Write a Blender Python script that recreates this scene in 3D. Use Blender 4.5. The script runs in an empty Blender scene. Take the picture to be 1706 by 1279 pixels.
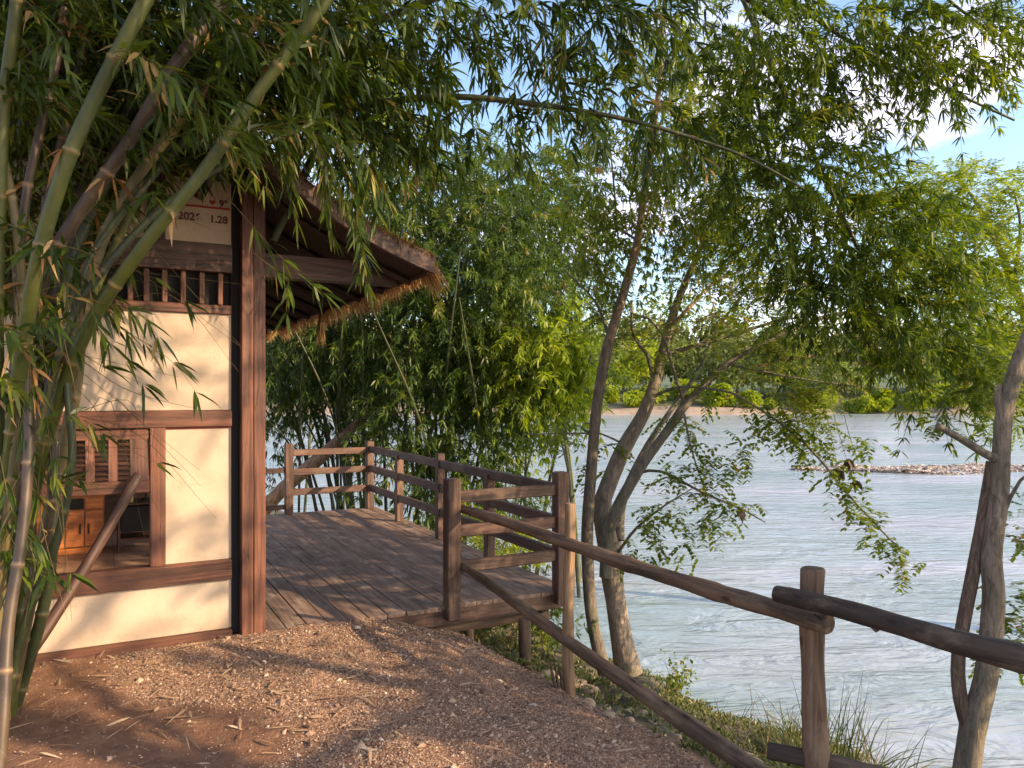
import bpy, math, random
import numpy as np
from mathutils import Vector, Matrix
random.seed(7); rng = np.random.default_rng(7)
PI = math.pi; R = math.radians
sc = bpy.context.scene
C = sc.collection

# ------------------------------------------------------------------ camera, sky, sun, exposure
F = 1290.0; HU, HV = 853.0, 652.0; EYE = 1.6
cam_d = bpy.data.cameras.new('camera'); cam = bpy.data.objects.new('camera', cam_d); C.objects.link(cam)
cam.location = (0, 0, EYE); cam.rotation_euler = (PI/2, 0, 0)
cam_d.sensor_width = 36; cam_d.lens = 36*F/1706; cam_d.shift_y = 12.5/1706
cam_d.clip_start = 0.05; cam_d.clip_end = 12000
sc.camera = cam
SUN_EL, SUN_AZ = 24.0, 113.0            # azimuth clockwise from +Y
world = bpy.data.worlds.new('World'); sc.world = world; world.use_nodes = True
wn, wl = world.node_tree.nodes, world.node_tree.links
wn.clear()
wout = wn.new('ShaderNodeOutputWorld'); wbg = wn.new('ShaderNodeBackground'); wbg.inputs[1].default_value = 0.15
sky = wn.new('ShaderNodeTexSky'); sky.sky_type = 'NISHITA'; sky.sun_disc = False
sky.sun_elevation = R(SUN_EL); sky.sun_rotation = R(SUN_AZ); sky.dust_density = 1.2; sky.ozone_density = 1.5
wtc = wn.new('ShaderNodeTexCoord'); wmap = wn.new('ShaderNodeMapping'); wmap.inputs['Scale'].default_value = (1.6, 1.6, 5.0)
wnz = wn.new('ShaderNodeTexNoise'); wnz.inputs['Scale'].default_value = 1.6; wnz.inputs['Detail'].default_value = 7; wnz.inputs['Roughness'].default_value = .55
wrp = wn.new('ShaderNodeValToRGB'); wrp.color_ramp.elements[0].position = .49; wrp.color_ramp.elements[1].position = .68
wmx = wn.new('ShaderNodeMixRGB'); wmx.inputs[2].default_value = (8.4, 7.0, 7.9, 1)
wsc = wn.new('ShaderNodeMath'); wsc.operation = 'MULTIPLY'; wsc.inputs[1].default_value = .8
wl.new(wtc.outputs['Generated'], wmap.inputs[0]); wl.new(wmap.outputs[0], wnz.inputs['Vector'])
wl.new(wnz.outputs[0], wrp.inputs[0]); wl.new(wrp.outputs[0], wsc.inputs[0]); wl.new(wsc.outputs[0], wmx.inputs[0])
wl.new(sky.outputs[0], wmx.inputs[1]); wl.new(wmx.outputs[0], wbg.inputs[0]); wl.new(wbg.outputs[0], wout.inputs[0])
sd = bpy.data.lights.new('sun', 'SUN'); sun = bpy.data.objects.new('sun', sd); C.objects.link(sun)
sd.energy = 3.5; sd.angle = R(.55); sd.color = (1.0, .74, .46)
sdir = Vector((math.sin(R(SUN_AZ))*math.cos(R(SUN_EL)), math.cos(R(SUN_AZ))*math.cos(R(SUN_EL)), math.sin(R(SUN_EL))))
sun.rotation_euler = (-sdir).to_track_quat('-Z', 'Y').to_euler(); sun.location = (8, -3, 12)
sc.view_settings.view_transform = 'Standard'; sc.view_settings.look = 'None'
sc.view_settings.exposure = 1.33; sc.view_settings.gamma = 1
sc.render.resolution_x = 1024; sc.render.resolution_y = 768
sc.render.engine = 'CYCLES'
sc.cycles.max_bounces = 8; sc.cycles.diffuse_bounces = 4; sc.cycles.transmission_bounces = 5; sc.cycles.transparent_max_bounces = 8

# ------------------------------------------------------------------ coordinates
def P(u, v, Y): return np.array([(u-HU)/F*Y, Y, EYE-(v-HV)/F*Y])
AX = np.array([.8823, .4708]); BX = np.array([-.4708, .8823])      # along / into the hut
N0 = np.array([-1.660, 5.186])
def HP(t, s, z): q = N0 + AX*t + BX*s; return np.array([q[0], q[1], z])
def t_of(u, s=0.0):                                                 # where the ray column u meets the plane s
    k = (u-HU)/F; q = N0 + BX*s
    return (k*q[1]-q[0])/(AX[0]-k*AX[1])
def tz(u, v, s=0.0):
    t = t_of(u, s); Y = (N0 + BX*s + AX*t)[1]
    return t, EYE-(v-HV)/F*Y
EE = np.array([.56, 4.42]); NN = np.array([.84, .54])                 # bank edge, direction to the river
WATER = -1.4
def smooth(a, b, x):
    t = np.clip((x-a)/(b-a), 0, 1); return t*t*(3-2*t)
def vnoise(x, y, s, seed=0):                                        # cheap smooth value noise
    x = np.asarray(x, float)*s; y = np.asarray(y, float)*s
    xi = np.floor(x); yi = np.floor(y); fx = x-xi; fy = y-yi
    fx = fx*fx*(3-2*fx); fy = fy*fy*(3-2*fy)
    def h(a, b):
        n = np.sin(a*127.1+b*311.7+seed*74.7)*43758.5453
        return n-np.floor(n)
    return (h(xi, yi)*(1-fx)+h(xi+1, yi)*fx)*(1-fy)+(h(xi, yi+1)*(1-fx)+h(xi+1, yi+1)*fx)*fy
def terrain(x, y):
    x = np.asarray(x, float); y = np.asarray(y, float)
    d = (x-EE[0])*NN[0]+(y-EE[1])*NN[1] + .25*(vnoise(x, y, .55, 3)-.5)*smooth(-.5, 1.5, (x-EE[0])*NN[0]+(y-EE[1])*NN[1])
    z = -.02*np.ones_like(d)
    z = z - .17*smooth(-.9, .05, d) - 1.35*np.clip((d+.1)/3.3, 0, 1)**.8 - 1.6*smooth(3.0, 9.0, d)
    near = smooth(14, 9, np.abs(y)+np.abs(x)*.3)
    z = z + near*(.05*(vnoise(x, y, 2.2, 1)-.5)+.022*(vnoise(x, y, 7, 2)-.5)) * (1+2.5*smooth(.1, 1, d))
    # gravel bar
    bar = smooth(1, 0, ((x-18.5)/11.0)**2 + ((y-29.6-.03*(x-14)+.5*np.sin(x*.9))/1.9)**2)
    z = z + np.minimum(1, bar*2.0)*(1.80+.22*(vnoise(x, y, .9, 5)-.5))
    # far bank and hills
    f = y - 101 - 7*(vnoise(x, y*0, .045, 6)-.5) - 2.5*(vnoise(x, y*0, .22, 7)-.5)
    z = z + (2.3+.5*vnoise(x, y, .15, 3))*smooth(-3, 2, f)+ 2.2*smooth(3, 16, f) + 1.5*smooth(14, 70, f) + smooth(150, 700, f)*12
    z = z + 170*smooth(900, 2400, y)*np.exp(-((x-520)/900)**2)*(.6+.5*vnoise(x, y, .0016, 9))
    z = z + 90*smooth(900, 2400, y)*np.exp(-((x+900)/700)**2)
    return z
def ground_hit(u, v):
    Y = 2.0
    while Y < 60:
        p = P(u, v, Y)
        if p[2] <= float(terrain(p[0], p[1])): return p
        Y += .01
    return p
def gz(x, y): return float(terrain(x, y))

# ------------------------------------------------------------------ materials
def newmat(name):
    m = bpy.data.materials.new(name); m.use_nodes = True
    n = m.node_tree.nodes; l = m.node_tree.links
    b = n['Principled BSDF']; return m, n, l, b
def ramp(n, stops, interp='LINEAR'):
    r = n.new('ShaderNodeValToRGB'); cr = r.color_ramp; cr.interpolation = interp
    while len(cr.elements) > 1: cr.elements.remove(cr.elements[-1])
    cr.elements[0].position = stops[0][0]; cr.elements[0].color = (*stops[0][1], 1)
    for p, c in stops[1:]:
        e = cr.elements.new(p); e.color = (*c, 1)
    return r
def noise(n, l, vec, scale, detail=5, rough=.55, dist=0):
    t = n.new('ShaderNodeTexNoise'); t.inputs['Scale'].default_value = scale; t.inputs['Detail'].default_value = detail
    t.inputs['Roughness'].default_value = rough; t.inputs['Distortion'].default_value = dist
    if vec: l.new(vec, t.inputs['Vector'])
    return t
def objcoord(n, l, scale=(1, 1, 1), rand=True):
    tc = n.new('ShaderNodeTexCoord'); mp = n.new('ShaderNodeMapping'); mp.inputs['Scale'].default_value = scale
    l.new(tc.outputs['Object'], mp.inputs[0])
    if rand:
        oi = n.new('ShaderNodeObjectInfo'); ml = n.new('ShaderNodeMath'); ml.operation = 'MULTIPLY'; ml.inputs[1].default_value = 37
        l.new(oi.outputs['Random'], ml.inputs[0]); l.new(ml.outputs[0], mp.inputs['Location'])
    return mp.outputs[0]
def bump(n, l, b, h, strength, dist=.01, prev=None):
    bp = n.new('ShaderNodeBump'); bp.inputs['Strength'].default_value = strength; bp.inputs['Distance'].default_value = dist
    l.new(h, bp.inputs['Height'])
    if prev: l.new(prev, bp.inputs['Normal'])
    l.new(bp.outputs[0], b.inputs['Normal']); return bp.outputs[0]
def mixc(n, l, fac, a, b, mode='MIX'):
    m = n.new('ShaderNodeMixRGB'); m.blend_type = mode
    for i, x in ((0, fac), (1, a), (2, b)):
        if isinstance(x, (int, float)): m.inputs[i].default_value = x
        elif isinstance(x, tuple): m.inputs[i].default_value = (*x, 1)
        else: l.new(x, m.inputs[i])
    return m.outputs[0]
def wood(name, dark, light, rough=.55, grain=34, worn=None, knots=True):
    m, n, l, b = newmat(name)
    v = objcoord(n, l, (1.3, grain, grain)); t = noise(n, l, v, 1.0, 8, .62, .6)
    r = ramp(n, [(.34, dark), (.66, light)]); l.new(t.outputs[0], r.inputs[0])
    v2 = objcoord(n, l, (.8, 3, 3)); t2 = noise(n, l, v2, 1.6, 4)
    r2 = ramp(n, [(.3, (.55, .55, .55)), (.7, (1.2, 1.2, 1.2))]); l.new(t2.outputs[0], r2.inputs[0])
    col = mixc(n, l, 1.0, r.outputs[0], r2.outputs[0], 'MULTIPLY')
    oi = n.new('ShaderNodeObjectInfo'); rr = ramp(n, [(0, (.8, .8, .8)), (1, (1.15, 1.12, 1.1))]); l.new(oi.outputs['Random'], rr.inputs[0])
    col = mixc(n, l, 1.0, col, rr.outputs[0], 'MULTIPLY')
    if worn:
        t3 = noise(n, l, objcoord(n, l, (1.2, 2.5, 2.5)), 3.2, 7, .7); r3 = ramp(n, [(.5, (0, 0, 0)), (.66, (1, 1, 1))]); l.new(t3.outputs[0], r3.inputs[0])
        fm = n.new('ShaderNodeMath'); fm.operation = 'MULTIPLY'; fm.inputs[1].default_value = .6; l.new(r3.outputs[0], fm.inputs[0])
        col = mixc(n, l, fm.outputs[0], col, worn)
    if 'log' in name:
        vk = n.new('ShaderNodeTexVoronoi'); vk.inputs['Scale'].default_value = 1; l.new(objcoord(n, l, (4.2, 9, 9)), vk.inputs['Vector']); rk = ramp(n, [(.0, (.12, .1, .1)), (.10, (.3, .26, .24)), (.15, (1, 1, 1)), (.19, (.75, .72, .7)), (.24, (1, 1, 1))]); l.new(vk.outputs['Distance'], rk.inputs[0]); col = mixc(n, l, .9, col, rk.outputs[0], 'MULTIPLY')
    l.new(col, b.inputs['Base Color']); b.inputs['Roughness'].default_value = rough
    cn = noise(n, l, objcoord(n, l, (.7, grain*.45, grain*.45)), 1.0, 3, .5, 1.0); cr_ = ramp(n, [(.485, (1, 1, 1)), (.5, (.25, .22, .2)), (.515, (1, 1, 1))]); l.new(cn.outputs[0], cr_.inputs[0])
    col = mixc(n, l, .55, col, mixc(n, l, 1.0, col, cr_.outputs[0], 'MULTIPLY')); l.new(col, b.inputs['Base Color'])
    p1 = bump(n, l, b, t.outputs[0], .5, .006); bump(n, l, b, cr_.outputs[0], .5, .004, p1); return m
def bark(name, dark, light, sc_=9, moss=None, strength=.8):
    m, n, l, b = newmat(name)
    tc = n.new('ShaderNodeTexCoord'); mp = n.new('ShaderNodeMapping'); mp.inputs['Scale'].default_value = (sc_*2.4, sc_*2.4, sc_*.55); l.new(tc.outputs['Object'], mp.inputs[0])
    t = noise(n, l, mp.outputs[0], 1.6, 9, .68, .8); r = ramp(n, [(.32, dark), (.68, light)]); l.new(t.outputs[0], r.inputs[0])
    col = r.outputs[0]
    t2 = noise(n, l, tc.outputs['Object'], 2.3, 5); r2 = ramp(n, [(.4, (0, 0, 0)), (.62, (1, 1, 1))]); l.new(t2.outputs[0], r2.inputs[0])
    if moss: 
        fm = n.new('ShaderNodeMath'); fm.operation = 'MULTIPLY'; fm.inputs[1].default_value = .7; l.new(r2.outputs[0], fm.inputs[0]); col = mixc(n, l, fm.outputs[0], col, moss)
    l.new(col, b.inputs['Base Color']); b.inputs['Roughness'].default_value = .85
    vc = n.new('ShaderNodeTexVoronoi'); vc.feature = 'DISTANCE_TO_EDGE'; vc.inputs['Scale'].default_value = 2.2; mv = n.new('ShaderNodeMapping'); mv.inputs['Scale'].default_value = (sc_*1.5, sc_*1.5, sc_*.14)
    dv = mixc(n, l, .12, tc.outputs['Object'], t2.outputs['Color'], 'ADD'); l.new(dv, mv.inputs[0]); l.new(mv.outputs[0], vc.inputs['Vector'])
    rv = ramp(n, [(0, (.45, .42, .40)), (.05, (1, 1, 1))]); l.new(vc.outputs['Distance'], rv.inputs[0]); col = mixc(n, l, .6, col, rv.outputs[0], 'MULTIPLY'); l.new(col, b.inputs['Base Color'])
    p1 = bump(n, l, b, rv.outputs[0], .4, .008); bump(n, l, b, t.outputs[0], strength, .02, p1); return m
def leafmat(name, stops, trans=.38, rough=.42):
    m, n, l, b = newmat(name)
    at = n.new('ShaderNodeAttribute'); at.attribute_name = 'rnd'
    r = ramp(n, stops); l.new(at.outputs['Fac'], r.inputs[0])
    l.new(r.outputs[0], b.inputs['Base Color']); b.inputs['Roughness'].default_value = rough
    b.inputs['Specular IOR Level'].default_value = .35
    tr = n.new('ShaderNodeBsdfTranslucent'); hs = n.new('ShaderNodeHueSaturation'); hs.inputs['Value'].default_value = 1.5; hs.inputs['Saturation'].default_value = 1.1; hs.inputs['Hue'].default_value = .49
    l.new(r.outputs[0], hs.inputs['Color']); l.new(hs.outputs[0], tr.inputs[0])
    mx = n.new('ShaderNodeMixShader'); mx.inputs[0].default_value = trans
    l.new(b.outputs[0], mx.inputs[1]); l.new(tr.outputs[0], mx.inputs[2]); l.new(mx.outputs[0], n['Material Output'].inputs[0])
    return m
def plain(name, col, rough=.6, nscale=0, var=.15, metal=0):
    m, n, l, b = newmat(name); b.inputs['Roughness'].default_value = rough; b.inputs['Metallic'].default_value = metal
    t = noise(n, l, objcoord(n, l), nscale or 12, 6, .6)
    r = ramp(n, [(.3, tuple(c*(1-var) for c in col)), (.7, tuple(min(1, c*(1+var)) for c in col))]); l.new(t.outputs[0], r.inputs[0])
    l.new(r.outputs[0], b.inputs['Base Color']); bump(n, l, b, t.outputs[0], .15, .004); return m

M = {}
M['stain'] = wood('stained_wood', (.066, .026, .015), (.225, .088, .050), .55)
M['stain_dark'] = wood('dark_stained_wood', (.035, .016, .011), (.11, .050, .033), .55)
M['rail'] = wood('rail_wood', (.052, .026, .018), (.175, .088, .058), .55, 26, (.22, .15, .10))
M['roof_shade'] = wood('roof_shade_wood', (.012, .008, .006), (.045, .024, .017), .7)  # near-black rafter colour stands in for the shade under the roof
M['deck'] = wood('deck_wood', (.15, .092, .062), (.34, .22, .155), .62, 26, (.44, .33, .25))
M['log'] = wood('log_wood', (.055, .033, .020), (.23, .142, .085), .75, 24, (.25, .17, .11))
M['log_dark'] = wood('dark_log_wood', (.028, .019, .013), (.12, .080, .054), .8, 22, (.18, .13, .095))
M['log_pale'] = wood('pale_log_wood', (.11, .065, .036), (.34, .22, .12), .7, 22)
def m_slender():
    m = bark('paling_bark', (.05, .04, .03), (.21, .17, .12), 9); n, l = m.node_tree.nodes, m.node_tree.links; b = n['Principled BSDF']
    src = b.inputs['Base Color'].links[0].from_socket; g = n.new('ShaderNodeNewGeometry'); sp = n.new('ShaderNodeSeparateXYZ'); l.new(g.outputs['Position'], sp.inputs[0])
    nz = noise(n, l, g.outputs['Position'], 3, 5); ad = n.new('ShaderNodeMath'); ad.operation = 'MULTIPLY_ADD'; ad.inputs[1].default_value = 1.6; l.new(nz.outputs[0], ad.inputs[0]); l.new(sp.outputs[2], ad.inputs[2])
    mr = n.new('ShaderNodeMapRange'); mr.inputs[1].default_value = 2.6; mr.inputs[2].default_value = 4.0; l.new(ad.outputs[0], mr.inputs[0])
    l.new(mixc(n, l, mr.outputs[0], src, mixc(n, l, 1.0, src, (2.1, 1.75, 1.5), 'MULTIPLY')), b.inputs['Base Color']); return m
M['bark_slender'] = m_slender()
M['bark_grey'] = bark('grey_bark', (.070, .060, .048), (.31, .265, .20), 9, (.11, .11, .06))
M['bark_brown'] = bark('brown_bark', (.05, .03, .02), (.24, .165, .115), 10)
M['bark_pale'] = bark('pale_bark', (.13, .08, .05), (.42, .28, .17), 8)
M['bark_mix'] = bark('flaking_bark', (.095, .066, .048), (.42, .33, .25), 10, (.12, .11, .07))
M['black'] = plain('black_shade_and_fittings', (.012, .011, .011), .8)  # black that stands in for shade in openings, also plain black fittings
M['straw'] = leafmat('straw', [(0, (.20, .10, .035)), (.6, (.40, .22, .08)), (1, (.52, .34, .15))], .15, .7)
M['thatch'] = plain('thatch', (.045, .030, .019), .95, 60, .5)  # thatch darkened all over to carry the shade of its underside
M['orange'] = wood('orange_wood', (.42, .13, .035), (.62, .23, .075), .4, 18)
M['white_cloth'] = plain('white_cloth', (.7, .68, .64), .8)
M['red'] = plain('red_paint', (.33, .03, .02), .6)
M['ink'] = plain('dark_red_ink', (.10, .018, .018), .6)
M['stone'] = plain('pale_stone', (.40, .29, .19), .85, 9, .35)
M['hose'] = plain('black_rubber', (.012, .014, .014), .65)
M['leafA'] = leafmat('bamboo_leaf', [(0, (.022, .046, .006)), (.45, (.052, .090, .010)), (.85, (.115, .155, .016)), (.96, (.20, .20, .03)), (1, (.32, .22, .08))], .34)
M['leafE'] = leafmat('river_bamboo_leaf', [(0, (.034, .066, .010)), (.45, (.095, .150, .013)), (.85, (.18, .235, .018)), (1, (.27, .27, .05))], .42)
M['leafB'] = leafmat('far_bamboo_leaf', [(0, (.026, .056, .010)), (.5, (.070, .118, .016)), (.9, (.145, .195, .024)), (1, (.28, .22, .06))], .38)
M['leafC'] = leafmat('feather_leaf', [(0, (.065, .105, .012)), (.5, (.15, .205, .022)), (.9, (.26, .31, .04)), (1, (.34, .22, .06))], .5)
M['leafD'] = leafmat('yellow_green_leaf', [(0, (.13, .19, .016)), (.5, (.23, .30, .028)), (1, (.36, .40, .05))], .5)
M['leafF'] = leafmat('bank_tree_leaf', [(0, (.10, .13, .035)), (.5, (.18, .22, .06)), (1, (.30, .32, .10))], .35, .7)
M['grass'] = leafmat('grass_blade', [(0, (.05, .075, .02)), (.6, (.12, .15, .04)), (1, (.30, .24, .11))], .3)
M['leafDry'] = leafmat('dry_tree_leaf', [(0, (.14, .11, .04)), (.5, (.24, .20, .07)), (1, (.36, .32, .12))], .3, .7)
M['dry'] = leafmat('dry_leaf', [(0, (.24, .13, .07)), (.6, (.42, .28, .17)), (1, (.60, .47, .32))], .1, .7)

def m_plaster():
    m, n, l, b = newmat('cream_plaster')
    v = objcoord(n, l); t = noise(n, l, v, 2.2, 7, .6); r = ramp(n, [(.25, (.46, .36, .27)), (.75, (.56, .45, .345))]); l.new(t.outputs[0], r.inputs[0])
    sp = n.new('ShaderNodeSeparateXYZ'); g = n.new('ShaderNodeNewGeometry'); l.new(g.outputs['Position'], sp.inputs[0])
    # mud splashes along the foot of the wall
    mr = n.new('ShaderNodeMapRange'); mr.inputs[1].default_value = .22; mr.inputs[2].default_value = .0; l.new(sp.outputs[2], mr.inputs[0])
    t2 = noise(n, l, v, 14, 6, .7); mu = n.new('ShaderNodeMath'); mu.operation = 'MULTIPLY'; l.new(mr.outputs[0], mu.inputs[0]); l.new(t2.outputs[0], mu.inputs[1])
    col = mixc(n, l, mu.outputs[0], r.outputs[0], (.42, .27, .17))
    t4 = noise(n, l, objcoord(n, l, (1.4, 1.4, .9)), 3.0, 8, .7, .5); r4 = ramp(n, [(.42, (1, 1, 1)), (.72, (.74, .68, .60))]); l.new(t4.outputs[0], r4.inputs[0]); col = mixc(n, l, .55, col, r4.outputs[0], 'MULTIPLY')
    vc = n.new('ShaderNodeTexVoronoi'); vc.feature = 'DISTANCE_TO_EDGE'; vc.inputs['Scale'].default_value = 2.1; l.new(mixc(n, l, .25, v, t4.outputs['Color'], 'ADD'), vc.inputs['Vector'])
    rc = ramp(n, [(0, (.62, .55, .48)), (.004, (1, 1, 1))]); l.new(vc.outputs['Distance'], rc.inputs[0]); col = mixc(n, l, .6, col, rc.outputs[0], 'MULTIPLY')
    l.new(col, b.inputs['Base Color']); b.inputs['Roughness'].default_value = .8; bump(n, l, b, t2.outputs[0], .2, .006); return m
M['plaster'] = m_plaster()
def m_culm(name, a, c, ringc):
    m, n, l, b = newmat(name)
    at = n.new('ShaderNodeAttribute'); at.attribute_name = 'ring'
    v = objcoord(n, l, (1, 1, .5)); t = noise(n, l, v, 5, 7, .65); r = ramp(n, [(.3, a), (.7, c)]); l.new(t.outputs[0], r.inputs[0])
    t2 = noise(n, l, v, 28, 5, .7); r2 = ramp(n, [(.55, (0, 0, 0)), (.75, (1, 1, 1))]); l.new(t2.outputs[0], r2.inputs[0])
    fm = n.new('ShaderNodeMath'); fm.operation = 'MULTIPLY'; fm.inputs[1].default_value = .35; l.new(r2.outputs[0], fm.inputs[0])
    col = mixc(n, l, fm.outputs[0], r.outputs[0], (.20, .17, .11))
    col = mixc(n, l, at.outputs['Fac'], col, ringc)
    l.new(col, b.inputs['Base Color']); b.inputs['Roughness'].default_value = .5; bump(n, l, b, t2.outputs[0], .1, .003); return m
M['culm'] = m_culm('green_culm', (.036, .052, .008), (.095, .105, .016), (.20, .15, .055))
M['culm_y'] = m_culm('yellow_culm', (.07, .058, .018), (.18, .13, .045), (.22, .16, .07))
M['culm_b'] = m_culm('brown_culm', (.035, .022, .014), (.10, .065, .035), (.26, .17, .09))
M['culm_d'] = m_culm('dark_culm', (.024, .032, .011), (.06, .07, .022), (.13, .11, .05))

def m_tiles():
    m, n, l, b = newmat('floor_tiles')
    v = objcoord(n, l, rand=False); br = n.new('ShaderNodeTexBrick'); l.new(v, br.inputs[0]); br.offset = 0
    br.inputs['Color1'].default_value = (.42, .25, .17, 1); br.inputs['Color2'].default_value = (.36, .21, .14, 1); br.inputs['Mortar'].default_value = (.2, .14, .1, 1)
    br.inputs['Scale'].default_value = 1; br.inputs['Mortar Size'].default_value = .006; br.inputs['Brick Width'].default_value = .4; br.inputs['Row Height'].default_value = .4
    t = noise(n, l, v, 6, 6, .65); r = ramp(n, [(.3, (.5, .5, .5)), (.65, (1.1, 1.1, 1.1))]); l.new(t.outputs[0], r.inputs[0])
    l.new(mixc(n, l, 1.0, br.outputs[0], r.outputs[0], 'MULTIPLY'), b.inputs['Base Color']); b.inputs['Roughness'].default_value = .45; return m
M['tiles'] = m_tiles()
def m_ground():
    m, n, l, b = newmat('ground_soil')
    g = n.new('ShaderNodeNewGeometry'); pos = g.outputs['Position']
    at = n.new('ShaderNodeAttribute'); at.attribute_name = 'mask'; sp = n.new('ShaderNodeSeparateColor'); l.new(at.outputs['Color'], sp.inputs[0])
    v1 = n.new('ShaderNodeTexVoronoi'); v1.inputs['Scale'].default_value = 75; l.new(pos, v1.inputs['Vector'])
    bw = n.new('ShaderNodeSeparateColor'); l.new(v1.outputs['Color'], bw.inputs[0])
    gr = ramp(n, [(0, (.12, .060, .034)), (.4, (.23, .128, .074)), (.75, (.33, .20, .12)), (1, (.44, .30, .20))]); l.new(bw.outputs[0], gr.inputs[0])
    big = noise(n, l, pos, 1.3, 6, .6); bl = ramp(n, [(.3, (.75, .7, .68)), (.7, (1.15, 1.1, 1.1))]); l.new(big.outputs[0], bl.inputs[0])
    gravel = mixc(n, l, 1.0, gr.outputs[0], bl.outputs[0], 'MULTIPLY')
    ns = noise(n, l, pos, 9, 9, .7); so = ramp(n, [(.25, (.10, .046, .025)), (.5, (.19, .092, .050)), (.75, (.30, .165, .092))]); l.new(ns.outputs[0], so.inputs[0])
    col = mixc(n, l, sp.outputs[0], so.outputs[0], gravel)
    gn = noise(n, l, pos, 5, 8, .7); go = ramp(n, [(.3, (.035, .032, .018)), (.7, (.12, .10, .055))]); l.new(gn.outputs[0], go.inputs[0])
    col = mixc(n, l, sp.outputs[1], col, go.outputs[0])
    sn = noise(n, l, pos, .5, 9, .7); sa = ramp(n, [(.3, (.14, .105, .075)), (.7, (.32, .25, .19))]); l.new(sn.outputs[0], sa.inputs[0])
    col = mixc(n, l, sp.outputs[2], col, sa.outputs[0])
    # forest cover of the far hills
    py = n.new('ShaderNodeSeparateXYZ'); l.new(pos, py.inputs[0]); mr = n.new('ShaderNodeMapRange'); mr.inputs[1].default_value = 102.5; mr.inputs[2].default_value = 108; l.new(py.outputs[1], mr.inputs[0])
    fn = noise(n, l, pos, .03, 12, .75); fo = ramp(n, [(.3, (.035, .055, .018)), (.7, (.10, .13, .045))]); l.new(fn.outputs[0], fo.inputs[0])
    col = mixc(n, l, mr.outputs[0], col, fo.outputs[0])
    l.new(col, b.inputs['Base Color']); b.inputs['Roughness'].default_value = .9
    p1 = bump(n, l, b, v1.outputs['Distance'], .5, .008); bump(n, l, b, ns.outputs[0], .5, .03, p1)
    return m
M['ground'] = m_ground()
def m_water():
    m, n, l, b = newmat('river_water')
    g = n.new('ShaderNodeNewGeometry'); mp = n.new('ShaderNodeMapping'); mp.inputs['Rotation'].default_value = (0, 0, R(24)); mp.inputs['Scale'].default_value = (.75, 1.9, 1); l.new(g.outputs['Position'], mp.inputs[0])
    a = noise(n, l, mp.outputs[0], 3.0, 5, .6, .6); c = noise(n, l, mp.outputs[0], .9, 4, .6, .8); d = noise(n, l, mp.outputs[0], .16, 3, .5, .4)
    # pale silt and green water, with lilac sky reflection put into the colour
    r = ramp(n, [(.3, (.20, .28, .29)), (.55, (.29, .345, .375)), (.75, (.40, .41, .48))]); l.new(d.outputs[0], r.inputs[0])
    l.new(r.outputs[0], b.inputs['Base Color']); b.inputs['Roughness'].default_value = .16; b.inputs['IOR'].default_value = 1.45
    b.inputs['Specular IOR Level'].default_value = .8
    calm = noise(n, l, g.outputs['Position'], .12, 3, .5, 1.2); cr = ramp(n, [(.35, (.25, .25, .25)), (.65, (1, 1, 1))]); l.new(calm.outputs[0], cr.inputs[0])
    am = n.new('ShaderNodeMath'); am.operation = 'MULTIPLY'; l.new(a.outputs[0], am.inputs[0]); l.new(cr.outputs[0], am.inputs[1])
    p1 = bump(n, l, b, am.outputs[0], 1.0, .065); bump(n, l, b, c.outputs[0], .9, .13, p1)
    return m
M['water'] = m_water()
def m_chips(name, stops):
    m, n, l, b = newmat(name); at = n.new('ShaderNodeAttribute'); at.attribute_name = 'rnd'
    r = ramp(n, stops); l.new(at.outputs['Fac'], r.inputs[0]); l.new(r.outputs[0], b.inputs['Base Color']); b.inputs['Roughness'].default_value = .85; return m
M['chips'] = m_chips('gravel_chips', [(0, (.115, .064, .042)), (.35, (.235, .140, .092)), (.7, (.36, .235, .155)), (.95, (.48, .35, .25)), (1, (.58, .47, .36))])
M['cobble'] = m_chips('bar_cobbles', [(0, (.14, .11, .09)), (.5, (.30, .235, .19)), (1, (.52, .45, .38))])

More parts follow.
